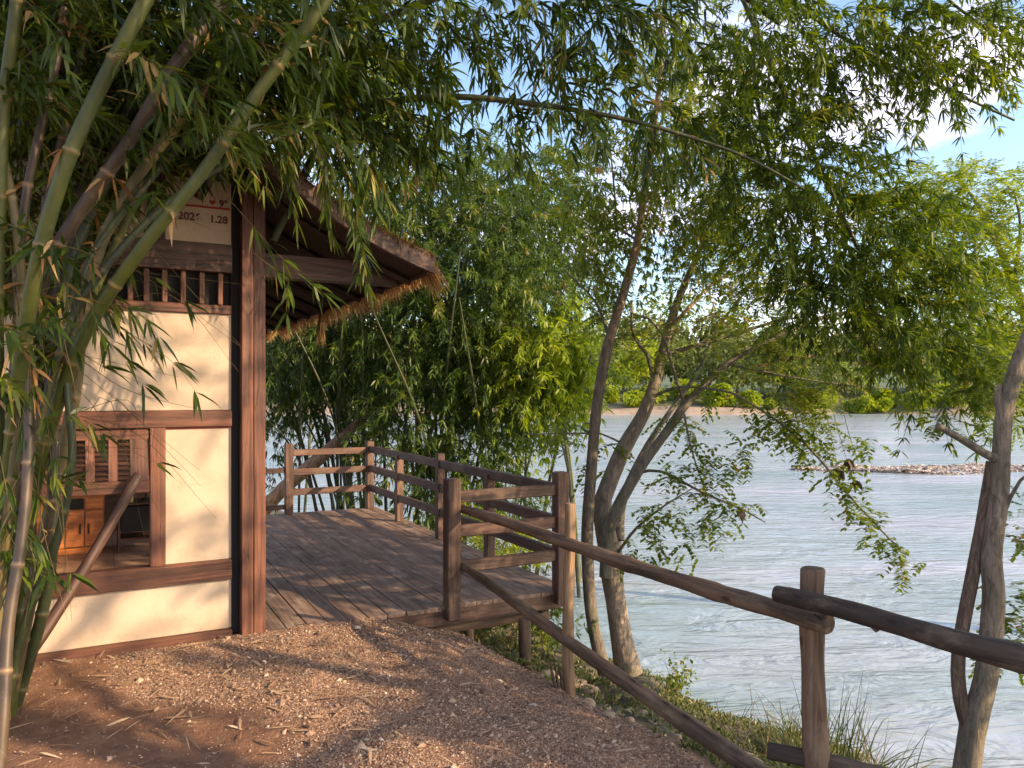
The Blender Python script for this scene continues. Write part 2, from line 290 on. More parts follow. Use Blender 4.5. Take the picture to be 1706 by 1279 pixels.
# ------------------------------------------------------------------ object helpers
def props(o, label=None, cat=None, group=None, kind=None):
    if label: o['label'] = label
    if cat: o['category'] = cat
    if group: o['group'] = group
    if kind: o['kind'] = kind
    return o
def thing(name, loc, label, cat, group=None):
    o = bpy.data.objects.new(name, None); C.objects.link(o); o.location = Vector([float(a) for a in loc]); o.empty_display_size = .2
    return props(o, label, cat, group)
def put(o, parent):
    if parent is not None:
        o.parent = parent
        m = Matrix.Translation(parent.location) if parent.type == 'EMPTY' else parent_world(parent)
        o.matrix_parent_inverse = m.inverted()
    return o
def parent_world(o):
    if o.parent is None: return o.matrix_basis.copy()
    return parent_world(o.parent) @ o.matrix_parent_inverse @ o.matrix_basis
def mesh_np(name, V, Fs, mat, parent=None, smooth_=False, attrs=None, matrix=None):
    """V (n,3); Fs list of int arrays (m,k)"""
    me = bpy.data.meshes.new(name); V = np.asarray(V, np.float32)
    if matrix is None:                                # keep the object's origin at its own base
        org = np.array([V[:, 0].mean(), V[:, 1].mean(), V[:, 2].min()], np.float32)
        V = V-org; matrix = Matrix.Translation(Vector([float(a) for a in org]))
    me.vertices.add(len(V)); me.vertices.foreach_set('co', V.ravel())
    loops = np.concatenate([f.ravel() for f in Fs]).astype(np.int32)
    sizes = np.concatenate([np.full(len(f), f.shape[1]) for f in Fs]); starts = np.concatenate([[0], np.cumsum(sizes)[:-1]]).astype(np.int32)
    me.loops.add(len(loops)); me.loops.foreach_set('vertex_index', loops)
    me.polygons.add(len(sizes)); me.polygons.foreach_set('loop_start', starts)
    me.polygons.foreach_set('use_smooth', np.full(len(sizes), smooth_, bool))
    me.update(calc_edges=True)
    if smooth_ and len(sizes) < 20000: me.set_sharp_from_angle(angle=R(50))
    for k, a in (attrs or {}).items():
        if a.ndim == 1:
            at = me.attributes.new(k, 'FLOAT', 'POINT'); at.data.foreach_set('value', a.astype(np.float32))
        else:
            at = me.attributes.new(k, 'FLOAT_COLOR', 'POINT'); at.data.foreach_set('color', a.astype(np.float32).ravel())
    me.materials.append(mat)
    o = bpy.data.objects.new(name, me); C.objects.link(o); o.matrix_basis = matrix
    return put(o, parent)
def frame(p0, p1, up=(0, 0, 1)):
    x = Vector([float(a) for a in (np.asarray(p1)-np.asarray(p0))]).normalized(); up = Vector(up)
    y = up.cross(x)
    if y.length < 1e-4: y = Vector((0, 1, 0)).cross(x)
    y.normalize(); z = x.cross(y)
    m = Matrix((x, y, z)).transposed().to_4x4(); m.translation = Vector([float(a) for a in p0]); return m
def boxmesh(L, w, h, bev=.004, seg=1, jit=0.0):
    """box 0..L x -w/2..w/2 x -h/2..h/2 with chamfered edges along x"""
    b = min(bev, w*.3, h*.3)
    sec = np.array([[-w/2+b, -h/2], [w/2-b, -h/2], [w/2, -h/2+b], [w/2, h/2-b], [w/2-b, h/2], [-w/2+b, h/2], [-w/2, h/2-b], [-w/2, -h/2+b]])
    xs = np.concatenate([[0], np.linspace(b, L-b, seg+1), [L]]); V = []
    for i, x in enumerate(xs):
        k = 1 if 0 < i < len(xs)-1 else 1-2*b/max(w, h)
        V.append(np.column_stack([np.full(8, x), sec*k + (rng.normal(0, jit, 2) if 0 < i < len(xs)-1 else 0)]))
    V = np.concatenate(V); n = len(xs); q = []
    for i in range(n-1):
        for j in range(8): q.append([i*8+j, i*8+(j+1) % 8, (i+1)*8+(j+1) % 8, (i+1)*8+j])
    return V, [np.array(q), np.array([list(range(7, -1, -1)), [(n-1)*8+j for j in range(8)]])]
def beam(name, p0, p1, w, h, mat, parent=None, up=(0, 0, 1), bev=.004):
    L = float(np.linalg.norm(np.asarray(p1)-np.asarray(p0)))
    V, Fq = boxmesh(L, w, h, bev, max(1, int(L/.5)), 0.0008)
    return mesh_np(name, V, Fq, mat, parent, matrix=frame(p0, p1, up))
def hbox(name, t0, t1, s0, s1, z0, z1, mat, parent=None, bev=.004, along='t'):
    """box in hut coordinates"""
    if along == 't': return beam(name, HP(t0, (s0+s1)/2, (z0+z1)/2), HP(t1, (s0+s1)/2, (z0+z1)/2), abs(s1-s0), z1-z0, mat, parent, bev=bev)
    if along == 's': return beam(name, HP((t0+t1)/2, s0, (z0+z1)/2), HP((t0+t1)/2, s1, (z0+z1)/2), abs(t1-t0), z1-z0, mat, parent, bev=bev)
    return beam(name, HP((t0+t1)/2, (s0+s1)/2, z0), HP((t0+t1)/2, (s0+s1)/2, z1), abs(s1-s0), abs(t1-t0), mat, parent, up=(float(AX[0]), float(AX[1]), 0), bev=bev)
def spline(pts, step):
    pts = np.asarray(pts, float)
    if len(pts) == 2:
        n = max(2, int(np.linalg.norm(pts[1, :3]-pts[0, :3])/step)+1)
        return pts[0]+(pts[1]-pts[0])*np.linspace(0, 1, n)[:, None]
    out = []; Q = np.vstack([2*pts[0]-pts[1], pts, 2*pts[-1]-pts[-2]])
    for i in range(1, len(Q)-2):
        n = max(1, int(np.linalg.norm(Q[i+1, :3]-Q[i, :3])/step)); a, b, c, d = Q[i-1:i+3]
        for t in np.arange(n)/n:
            out.append(.5*((2*b)+(-a+c)*t+(2*a-5*b+4*c-d)*t*t+(-a+3*b-3*c+d)*t**3))
    out.append(pts[-1]); return np.array(out)
def tube_geo(pts4, sides=10, rough=0.0, flat_ends=True, seed=0):
    """pts4 (n,4) x y z r -> verts, faces"""
    p = pts4[:, :3]; r = pts4[:, 3]; n = len(p)
    T = np.gradient(p, axis=0); T /= np.linalg.norm(T, axis=1)[:, None]+1e-9
    ref = np.array([0, 0, 1.]) if abs(T[0, 2]) < .8 else np.array([1., 0, 0])
    N = np.cross(T[0], ref); N /= np.linalg.norm(N); Ns = [N]
    for i in range(1, n):
        N = Ns[-1]-T[i]*np.dot(Ns[-1], T[i]); N /= np.linalg.norm(N)+1e-9; Ns.append(N)
    Ns = np.array(Ns); Bs = np.cross(T, Ns)
    a = np.arange(sides)/sides*2*PI
    rr = r[:, None]*(1+rough*(vnoise(np.arange(n)[:, None]*.35+seed, (a*1.3)[None, :]*np.ones((n, 1)), 1.0, seed)-.5)*2)
    V = p[:, None, :]+rr[:, :, None]*(np.cos(a)[None, :, None]*Ns[:, None, :]+np.sin(a)[None, :, None]*Bs[:, None, :])
    i = np.arange(n-1)[:, None]*sides; j = np.arange(sides)[None, :]; j2 = (j+1) % sides
    q = np.stack([i+j, i+j2, i+sides+j2, i+sides+j], -1).reshape(-1, 4)
    return V.reshape(-1, 3), [q, np.array([list(range(sides-1, -1, -1)), [(n-1)*sides+k for k in range(sides)]])]
def tube(name, pts4, mat, parent=None, sides=10, rough=0.0, step=.12, seed=0, attrs=None):
    q = spline(pts4, step); V, Fq = tube_geo(q, sides, rough, seed=seed)
    return mesh_np(name, V, Fq, mat, parent, True, attrs)
def log(name, p0, p1, r0, r1, mat, parent=None, bend=.012, seed=0, sides=14):
    L = float(np.linalg.norm(np.asarray(p1)-np.asarray(p0))); n = max(8, int(L/.06)); x = np.linspace(0, L, n); g = np.random.default_rng(seed)
    y = bend*np.sin(x/L*PI*g.uniform(1, 2)+g.uniform(0, 3)); z = bend*np.sin(x/L*PI*g.uniform(1, 2)+g.uniform(0, 3)); y -= y[0]; z -= z[0]
    r = np.linspace(r0, r1, n)*(1+.04*np.sin(x*9+seed)+.03*np.sin(x*23+seed*2))
    for _ in range(int(L*1.2)):
        c = g.uniform(0, L); r = r*(1+.09*np.exp(-((x-c)/.03)**2))
    pts = np.column_stack([x, y, z, r]); pts = np.vstack([pts[0]*[1, 1, 1, .88], pts[0]+[.008, 0, 0, 0], pts[1:-1], pts[-1]-[.008, 0, 0, 0], pts[-1]*[1, 1, 1, .88]])
    V, Fq = tube_geo(pts, sides, .06, seed=seed)
    return mesh_np(name, V, Fq, mat, parent, True, matrix=frame(p0, p1))
class Batch:
    def __init__(s): s.V = []; s.F = {}; s.n = 0; s.A = []
    def add(s, V, Fs, a=None):
        for f in Fs: s.F.setdefault(f.shape[1], []).append(f+s.n)
        s.V.append(V); s.n += len(V); s.A.append(np.full(len(V), .5) if a is None else a)
    def build(s, name, mat, parent=None, smooth_=False):
        return mesh_np(name, np.concatenate(s.V), [np.concatenate(f) for f in s.F.values()], mat, parent, smooth_, {'rnd': np.concatenate(s.A)})

# ------------------------------------------------------------------ leaves
def unit(v): return v/(np.linalg.norm(v, axis=-1, keepdims=True)+1e-9)
def rsph(n): return unit(rng.normal(size=(n, 3)))
def leaves(B, pos, D, L, W, droop=.25, rnd=None, shape='blade', upf=.9):
    n = len(pos); D = unit(D); up = np.array([0, 0, 1.])+rsph(n)*upf; S = unit(np.cross(D, up)); L = L[:, None]; W = W[:, None]
    dn = np.array([0, 0, -1.])
    rnd = rng.random(n) if rnd is None else rnd
    def at(t, s): return pos+D*L*t+S*W*s+dn*droop*L*t*t
    if shape == 'blade':
        V = np.stack([at(0, 0), at(.28, .5), at(.28, -.5), at(.65, .42), at(.65, -.42), at(1, 0)], 1).reshape(-1, 3)
        i = (np.arange(n)*6)[:, None]
        B.add(V, [np.concatenate([i+[0, 1, 2], i+[3, 5, 4]]), i+[1, 3, 4, 2]], np.repeat(rnd, 6))
    else:
        k = .5 if shape == 'oval' else .4
        V = np.stack([at(0, 0), at(k, .5), at(1, 0), at(k, -.5)], 1).reshape(-1, 3); i = (np.arange(n)*4)[:, None]
        B.add(V, [i+[0, 1, 2, 3]], np.repeat(rnd, 4))
def strips(B, pts, rad, rnd=.3):
    """many thin 3 sided twigs; pts (n,m,3)"""
    n, m, _ = pts.shape; T = unit(np.gradient(pts, axis=1)); N = unit(np.cross(T, np.array([.3, .2, 1.]))); Bn = np.cross(T, N)
    r = np.linspace(1, .35, m)[None, :, None, None]*rad
    V = np.stack([N, -.5*N+.87*Bn, -.5*N-.87*Bn], 2)*r+pts[:, :, None, :]
    i = (np.arange(n)*m*3)[:, None, None]+(np.arange(m-1)*3)[None, :, None]; q = []
    for k in range(3):
        k2 = (k+1) % 3; q.append(np.concatenate([i+k, i+k2, i+3+k2, i+3+k], -1).reshape(-1, 4))
    B.add(V.reshape(-1, 3), [np.concatenate(q)], np.full(n*m*3, rnd))
def fans(B, pos, T, k, L, W, spread=.95, down=.3, droop=.25, shape='blade', rbase=None):
    n = len(pos); pos = np.repeat(pos, k, 0); T = np.repeat(T, k, 0)
    D = unit(T)+rsph(n*k)*spread+np.array([0, 0, -1.])*down
    rb = rng.random(n*k) if rbase is None else np.clip(np.repeat(rbase, k)+rng.normal(0, .16, n*k), 0, 1)
    leaves(B, pos+rsph(n*k)*.008, D, rng.uniform(.6, 1.15, n*k)*L, rng.uniform(.75, 1.2, n*k)*W, droop, rb, shape)
AVOID = []
def branchlets(B, TW, org, V0, Lb, m, k, L, W, drop=.35, twig=.0022, **kw):
    n = len(org); s = np.linspace(0, 1, m); ln = rng.uniform(.55, 1.2, n)*Lb; V0 = unit(V0)
    side = rsph(n)*.12
    pts = org[:, None, :]+V0[:, None, :]*(ln[:, None]*s)[:, :, None]+(np.array([0, 0, -1.])*drop+side)[:, None, :]*(ln[:, None]*s*s)[:, :, None]
    if AVOID:                                     # keep the written panel and the eave readable between the leaves
        uu = pts[:, :, 0]/pts[:, :, 1]*F+HU; vv = HV-(pts[:, :, 2]-.05-EYE)/pts[:, :, 1]*F; keep = np.ones(n, bool)
        for (a0, b0, a1, b1, pr_) in AVOID: keep &= ~(((uu > a0) & (uu < a1) & (vv > b0) & (vv < b1)).any(1) & (rng.random(n) < pr_))
        pts = pts[keep]; n = len(pts)
    if TW is not None: strips(TW, pts, twig)
    T = unit(np.gradient(pts, axis=1)); a = 1 if m > 2 else 0
    rb = np.repeat(np.clip(rng.normal(.45, .2, n), 0, 1), m-a)
    fans(B, pts[:, a:].reshape(-1, 3), T[:, a:].reshape(-1, 3), k, L, W, rbase=rb, **kw)
def ell(n, c, rad, shell=0.0):
    d = rsph(n); r = rng.random(n)**(1/3.); r = r*(1-shell)+shell*np.maximum(r, .75); return np.asarray(c)+d*r[:, None]*np.asarray(rad), d
def pblob(u, v, Y, ru, rv, rY): return P(u, v, Y), np.array([ru/F*Y, rY, rv/F*Y])
def bamboo_blobs(B, TW, blobs, Lb=.5, m=5, k=5, L=.15, W=.020, drop=.35, out=(.5, 0, -.1), **kw):
    for (u, v, Y, ru, rv, rY, n) in blobs:
        c, r = pblob(u, v, Y, ru, rv, rY); o, d = ell(n, c, r)
        branchlets(B, TW, o, d+np.array(out), Lb, m, k, L, W, drop, **kw)
def pinnate(B, TW, pos, D, Lr, pairs, lf, wf, droop=.5):
    """feather leaves: a rachis with pairs of leaflets"""
    n = len(pos); D = unit(D); s = np.linspace(.2, 1, pairs); ln = rng.uniform(.7, 1.2, n)*Lr; dn = np.array([0, 0, -1.])
    pts = pos[:, None, :]+D[:, None, :]*(ln[:, None]*s)[:, :, None]+dn*droop*(ln[:, None]*s*s)[:, :, None]
    if TW is not None: strips(TW, pts, .0012)
    T = unit(np.gradient(pts, axis=1)); Sd = unit(np.cross(T, dn)); rb = np.clip(rng.normal(.45, .25, n), 0, 1)
    for sg in (1, -1):
        q = pts.reshape(-1, 3); DD = (Sd*sg+T*.45).reshape(-1, 3)+rsph(n*pairs)*.22
        leaves(B, q, DD, rng.uniform(.8, 1.15, n*pairs)*lf, rng.uniform(.8, 1.1, n*pairs)*wf, .2, np.clip(np.repeat(rb, pairs)+rng.normal(0, .08, n*pairs), 0, 1), 'oval', .35)
def fine_limbs(TWB, starts, ends, r0, r1, sag=.1, seed=0):
    for i, (a, b) in enumerate(zip(starts, ends)):
        a = np.asarray(a); b = np.asarray(b); mid = (a+b)/2+rng.normal(0, .08, 3)*np.linalg.norm(b-a)+np.array([0, 0, sag*np.linalg.norm(b-a)])
        q = spline(np.array([[*a, r0], [*mid, (r0+r1)/2], [*b, r1]]), max(.08, np.linalg.norm(b-a)/7)); V, Fq = tube_geo(q, 5, .05); TWB.add(V, Fq)

#@@BUILD@@
# ------------------------------------------------------------------ terrain, water
def axis(parts):
    out = []
    for a, b, st in parts: out.extend(np.arange(a, b, st))
    return np.array(out+[parts[-1][1]])
xs = axis([(-3500, -300, 200), (-300, -60, 30), (-60, -12, 4), (-12, -4, .5), (-4, 3.6, .04), (3.6, 9, .25), (9, 28, .5), (28, 80, 3), (80, 300, 20), (300, 3500, 100)])
ys = axis([(-200, -10, 20), (-10, 2, .6), (2, 9, .04), (9, 14, .15), (14, 25, 1.0), (25, 34, .25), (34, 95, 4), (95, 122, 1), (122, 300, 12), (300, 4500, 100)])
X, Y = np.meshgrid(xs, ys); Z = terrain(X, Y)
# flatten the soil under the hut so it never pokes through its floor
th = (X-N0[0])*AX[0]+(Y-N0[1])*AX[1]; sh = (X-N0[0])*BX[0]+(Y-N0[1])*BX[1]
Z = Z-.055*smooth(.35, 1.0, th)*smooth(2.6, 2.2, th)*smooth(-.5, -.05, sh)*(sh < 1)
inside = (th > -3) & (th < 3.0) & (sh > .03) & (sh < 8); Z = np.where(inside & (Z > -.16), -.16, Z)
nx, ny = len(xs), len(ys); V = np.column_stack([X.ravel(), Y.ravel(), Z.ravel()])
i = (np.arange(ny-1)*nx)[:, None]+np.arange(nx-1)[None, :]; q = np.stack([i, i+1, i+1+nx, i+nx], -1).reshape(-1, 4)
dd = (X-EE[0])*NN[0]+(Y-EE[1])*NN[1]
soil = smooth(-.55, -.05, (X+.62+(Y-3.2)*.15)+.5*(vnoise(X, Y, 1.7, 4)-.5)+.25*(vnoise(X, Y, 6, 4)-.5)+smooth(3.75, 4.3, Y)*1.4*smooth(-3.1, -2.1, X))
mask = np.stack([soil.ravel(), smooth(.0, .6, dd+.4*(vnoise(X, Y, 3, 8)-.5)).ravel()*(Y.ravel() < 20), smooth(20, 25, Y).ravel(), np.ones(nx*ny)], -1)
g = mesh_np('ground', V, [q], M['ground'], None, True, {'mask': mask}, Matrix()); props(g, 'reddish brown gravel and soil ground sloping down to the river', 'ground', kind='structure')
del g['category']
wv = np.array([[-3500, 2, WATER], [3500, 2, WATER], [3500, 112, WATER], [-3500, 112, WATER]], float)
wat = mesh_np('water', wv, [np.array([[0, 1, 2, 3]])], M['water'], matrix=Matrix()); props(wat, 'pale blue green rippling river', kind='structure')

def chips(name, xy, size, mat, zoff=.0, flat=.55, zf=None):
    n = len(xy); base = np.array([[1, 0, 0], [0, 1, 0], [-1, 0, 0], [0, -1, 0], [0, 0, 1], [0, 0, -1]], float)
    a = rng.uniform(0, 2*PI, n); s = size*rng.lognormal(0, .38, n)
    V = base[None]*(1+rng.uniform(-.35, .35, (n, 6, 1))); V = V*np.stack([s, s*rng.uniform(.55, .95, n), s*flat*rng.uniform(.6, 1.1, n)], -1)[:, None, :]
    tl = rng.normal(0, .35, (n, 2)); V[:, :, 2] += V[:, :, 0]*tl[:, :1]+V[:, :, 1]*tl[:, 1:]
    c, s_ = np.cos(a)[:, None], np.sin(a)[:, None]; x = V[:, :, 0]*c-V[:, :, 1]*s_; y = V[:, :, 0]*s_+V[:, :, 1]*c
    z = (terrain(xy[:, 0], xy[:, 1]) if zf is None else zf)
    V = np.stack([x+xy[:, :1], y+xy[:, 1:], V[:, :, 2]+(z+zoff+s*.15)[:, None]], -1)
    f = np.array([[0, 1, 4], [1, 2, 4], [2, 3, 4], [3, 0, 4], [1, 0, 5], [2, 1, 5], [3, 2, 5], [0, 3, 5]])
    return mesh_np(name, V.reshape(-1, 3), [(f[None]+(np.arange(n)*6)[:, None, None]).reshape(-1, 3)], mat, None, False, {'rnd': np.repeat(rng.random(n), 6)})
xy = np.column_stack([rng.uniform(-3.4, 1.6, 290000), rng.uniform(2.7, 6.4, 290000)])
d_ = (xy-EE)@NN; th = (xy-N0)@AX; sh = (xy-N0)@BX
so = smooth(-.55, -.05, (xy[:, 0]+.62+(xy[:, 1]-3.2)*.15)+.5*(vnoise(xy[:, 0], xy[:, 1], 1.7, 4)-.5)+.25*(vnoise(xy[:, 0], xy[:, 1], 6, 4)-.5)+smooth(3.75, 4.3, xy[:, 1])*1.4*smooth(-3.1, -2.1, xy[:, 0]))
keep = (rng.random(len(xy)) < .06+.94*so) & (sh < -.02) & (d_ < .25+.2*rng.random(len(xy))) & (rng.random(len(xy)) > smooth(-.3, .4, d_)*.75)
gr = chips('gravel', xy[keep], .0040, M['chips']); props(gr, 'x'); pick = rng.random(len(xy)) < .012; bg = chips('pebbles', xy[keep & pick], .0125, M['chips']); props(bg, 'larger rough pebbles strewn among the fine gravel', 'pebbles', kind='stuff')
props(gr, 'pinkish brown crushed gravel spread over the path', 'gravel', kind='stuff')
xy = np.column_stack([rng.uniform(7.5, 27, 26000), rng.normal(0, 1.0, 26000)]); xy[:, 1] += 29.6+.03*(xy[:, 0]-14)
keep = terrain(xy[:, 0], xy[:, 1]) > WATER-.03
cb = chips('cobbles', xy[keep], .05, M['cobble']); props(cb, 'pale cobbles piled along the low bar in mid river', 'cobbles', kind='stuff')
# sparse dry bamboo leaves and straws
B = Batch(); n = 520; p = np.column_stack([rng.uniform(-2.9, .6, n), rng.uniform(2.9, 5.0, n)]); ok = ((p-N0)@BX < -.05) & ((p[:, 0] < -.5) | (rng.random(n) < .35)); p = p[ok]; n = len(p)
pos = np.column_stack([p, terrain(p[:, 0], p[:, 1])+.014]); a = rng.uniform(0, 2*PI, n)
leaves(B, pos, np.column_stack([np.cos(a), np.sin(a), rng.uniform(-.05, .18, n)]), rng.uniform(.05, .17, n), rng.uniform(.005, .018, n), .08, None, 'blade', .35)
props(B.build('fallen_leaves', M['dry']), 'dry straw coloured bamboo leaves scattered on the soil', 'fallen leaves', kind='stuff')

# ------------------------------------------------------------------ hut
hut = thing('wooden_hut', HP(-1.3, 2, 0), 'half timbered hut with cream panels and overhanging thatched roof', 'hut')
yb = lambda v, u=385: tz(u, v)[1]
zb = dict(base=(yb(1066), yb(1048)), low=(yb(965), yb(932)), mid=(yb(710), yb(683)), sill=(yb(523), yb(508)), head=(yb(455), yb(408)), top=(2.98, 3.10))
TL = -2.75; TR = -.205; S0, S1 = .0, .09
for k in ('base', 'low', 'mid', 'sill', 'head', 'top'):
    e = {'base': -.02, 'low': 0, 'mid': 0, 'sill': .012, 'head': -.01, 'top': .01}[k]
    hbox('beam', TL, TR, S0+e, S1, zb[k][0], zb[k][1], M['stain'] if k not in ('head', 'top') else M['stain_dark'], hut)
hbox('plaster_panel', TL, TR, .035, .075, zb['base'][1], zb['low'][0], M['plaster'], hut)
tw0, tw1 = t_of(250), t_of(276)
hbox('plaster_panel', tw1, TR, .035, .075, zb['low'][1], zb['mid'][0], M['plaster'], hut)
rs = hbox('red_trim', tw1+.004, TR-.004, .026, .034, zb['mid'][0]-.011, zb['mid'][0]-.002, M['red'], hut, .001)
hbox('plaster_panel', TL, TR, .035, .075, zb['mid'][1], zb['sill'][0], M['plaster'], hut)
hbox('stile', tw0, tw1, -.004, .086, zb['low'][1], zb['mid'][0], M['stain'], hut, along='z')
tl0 = t_of(247); tl1 = t_of(276)
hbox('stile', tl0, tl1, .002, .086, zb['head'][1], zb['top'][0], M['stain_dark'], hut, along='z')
pr = hbox('written_panel', tl1, TR, .035, .075, zb['head'][1], zb['top'][0], M['plaster'], hut)
pl = hbox('written_panel', TL, tl0, .035, .075, zb['head'][1], zb['top'][0], M['plaster'], hut)
# lattice of upright bars in the slot below the head beam
for u in (217, 244, 275, 306, 337, 368):
    t = t_of(u); hbox('lattice_bar', t-.016, t+.016, .02, .06, zb['sill'][1], zb['head'][0], M['stain'], hut, along='z')
hbox('lattice_shade_sheet', TL, TR, .085, .095, zb['sill'][1]-.02, zb['head'][0]+.02, M['black'], hut)  # black sheet paints the interior's shade behind the bars
hbox('gap_shade_strip', -.207, -.152, .05, .09, -.02, 3.25, M['black'], hut, along='z')  # black strip paints the shadow gap beside the corner post
for a, b_ in ((-.152, -.078), (-.0755, 0)):
    hbox('corner_post', a, b_, -.055, .11, -.03, 3.02 if a < -.1 else 2.93, M['stain'], hut, along='z')
hbox('corner_post', TL-.14, TL, -.05, .12, -.03, 2.9, M['stain'], hut, along='z')
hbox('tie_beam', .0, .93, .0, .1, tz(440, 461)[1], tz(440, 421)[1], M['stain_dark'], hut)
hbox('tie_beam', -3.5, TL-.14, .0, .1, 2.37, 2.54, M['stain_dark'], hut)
# inside: floor, back and left walls, rear posts
fl = hbox('tiled_floor', TL-.1, -.02, .12, 4.7, -.12, .0, M['tiles'], hut)
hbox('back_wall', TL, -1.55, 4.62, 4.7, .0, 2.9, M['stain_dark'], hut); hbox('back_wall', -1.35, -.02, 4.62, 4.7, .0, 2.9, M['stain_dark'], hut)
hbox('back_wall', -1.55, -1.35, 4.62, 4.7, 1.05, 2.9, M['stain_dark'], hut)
hbox('side_wall', TL-.08, TL, .12, 4.6, .0, 2.75, M['plaster'], hut, along='s')
hbox('plate_beam', -.1, .0, .11, 4.7, 2.62, 2.78, M['stain_dark'], hut, along='s')
for s in (2.4, 4.75): hbox('corner_post', -.12, .0, s, s+.12, -.03, 2.75, M['stain'], hut, along='z')
# gable infill following the roof
prof = [(1.014, 2.515), (.65, 2.655), (.3, 2.83), (0, 3.02), (-.4, 3.33), (-.85, 3.74), (-1.375, 4.25)]
prof = prof+[(-2.75-t, z) for t, z in prof[-2::-1]]
pt = np.array(prof)
def zroof(t): o = np.argsort(pt[:, 0]); return float(np.interp(t, pt[o, 0], pt[o, 1]))
gv = [(t, zroof(t)-.14) for t in np.linspace(TL, -.2, 16)]
n = len(gv); V = [HP(t, s, z) for s in (.04, .08) for (t, z) in gv]+[HP(t, s, 3.1) for s in (.04, .08) for (t, z) in gv]
q = [[i, i+1, 2*n+i+1, 2*n+i] for i in range(n-1)]+[[n+i, 3*n+i, 3*n+i+1, n+i+1] for i in range(n-1)]+[[i, n+i, n+i+1, i+1] for i in range(n-1)]
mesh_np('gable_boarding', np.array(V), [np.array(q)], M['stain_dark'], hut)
# roof
SF, SB = -.45, 5.6; n = len(pt); th_ = .10
tt = np.interp(np.linspace(0, n-1, 41), np.arange(n), pt[:, 0]); zz = np.interp(np.linspace(0, n-1, 41), np.arange(n), pt[:, 1]); n = 41
ss = np.linspace(SF, SB, 60); V = []; 
for k, s in enumerate(ss):
    for j in range(n): V.append(HP(tt[j], s, zz[j]+rng.normal(0, .008)))
for k, s in enumerate(ss):
    for j in range(n): V.append(HP(tt[j], s, zz[j]-th_))
m_ = len(ss); o2 = m_*n; q = []
for k in range(m_-1):
    for j in range(n-1):
        a = k*n+j; q.append([a, a+1, a+n+1, a+n]); q.append([o2+a, o2+a+n, o2+a+n+1, o2+a+1])
for j in range(n-1): q.append([j, o2+j, o2+j+1, j+1]); a = (m_-1)*n+j; q.append([a, a+1, o2+a+1, o2+a])
for k in range(m_-1):
    a = k*n; q.append([a, a+n, o2+a+n, o2+a]); a = k*n+n-1; q.append([a, o2+a, o2+a+n, a+n])
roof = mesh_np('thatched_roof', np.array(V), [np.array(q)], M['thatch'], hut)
# boards under the thatch and rafters
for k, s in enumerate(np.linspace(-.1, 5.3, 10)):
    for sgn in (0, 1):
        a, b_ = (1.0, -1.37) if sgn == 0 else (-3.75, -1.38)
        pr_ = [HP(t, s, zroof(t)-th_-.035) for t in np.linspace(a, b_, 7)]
        q4 = np.array([[*p_, .028] for p_ in pr_]); Vv, Fq = tube_geo(q4, 4); mesh_np('rafter', Vv, Fq, M['roof_shade'], roof)
# barge boards in front of the gable
def barge(ts, name='barge_board'):
    B = Batch(); V = []
    for t in ts:
        z = zroof(t)
        for s, dz in ((SF-.035, .012), (SF-.035, -.115), (SF+.003, -.115), (SF+.003, .012)): V.append(HP(t, s, z+dz))
    n = len(ts); q = [[i*4+j, i*4+(j+1) % 4, (i+1)*4+(j+1) % 4, (i+1)*4+j] for i in range(n-1) for j in range(4)]; q += [[3, 2, 1, 0], [(n-1)*4+k for k in range(4)]]
    return mesh_np(name, np.array(V), [np.array(q)], M['rail'], hut)
barge(np.linspace(1.03, -1.375, 20)); barge(np.linspace(-1.377, -3.78, 20))
hbox('eave_board', .985, 1.012, SF+.004, SB, 2.39, 2.50, M['stain_dark'], roof, along='s')
# straw fringe
B = Batch(); n = 9000; s = rng.uniform(SF-.02, SB, n); dens = vnoise(s, s*0, 3, 2); keep = rng.random(n) < .35+dens; s = s[keep]; n = len(s)
pos = np.array([HP(1.0, a, 0) for a in s]); pos[:, 2] = rng.uniform(2.40, 2.53, n); pos[:, :2] += AX*rng.uniform(-.01, .06, n)[:, None]
D = np.zeros((n, 3)); D[:, :2] = AX*.45; D[:, 2] = -1; D += rsph(n)*.28
leaves(B, pos, D, rng.uniform(.05, .15, n)*(.6+.9*vnoise(s, s*0, 5, 3)), rng.uniform(.003, .007, n), .1)
n = 5000; t = rng.uniform(-3.6, 1.02, n); pos = np.array([HP(a, SF-.02, zroof(a)) for a in t]); pos[:, 2] += rng.uniform(-.005, .02, n)
D = np.zeros((n, 3)); D[:, :2] = -BX*1.0+AX*rng.normal(.3, .3, n)[:, None]; D[:, 2] = rng.normal(-.1, .4, n)
leaves(B, pos, D, rng.uniform(.02, .06, n), rng.uniform(.003, .006, n), .1)
n = 120; pos = np.array([HP(1.02, 2.55+rng.normal(0, .04), 2.42) for _ in range(n)]); D = np.tile([0, 0, -1.], (n, 1))+rsph(n)*.15
leaves(B, pos, D, rng.uniform(.2, .42, n), rng.uniform(.004, .008, n), .0)
B.build('straw_fringe', M['straw'], roof)
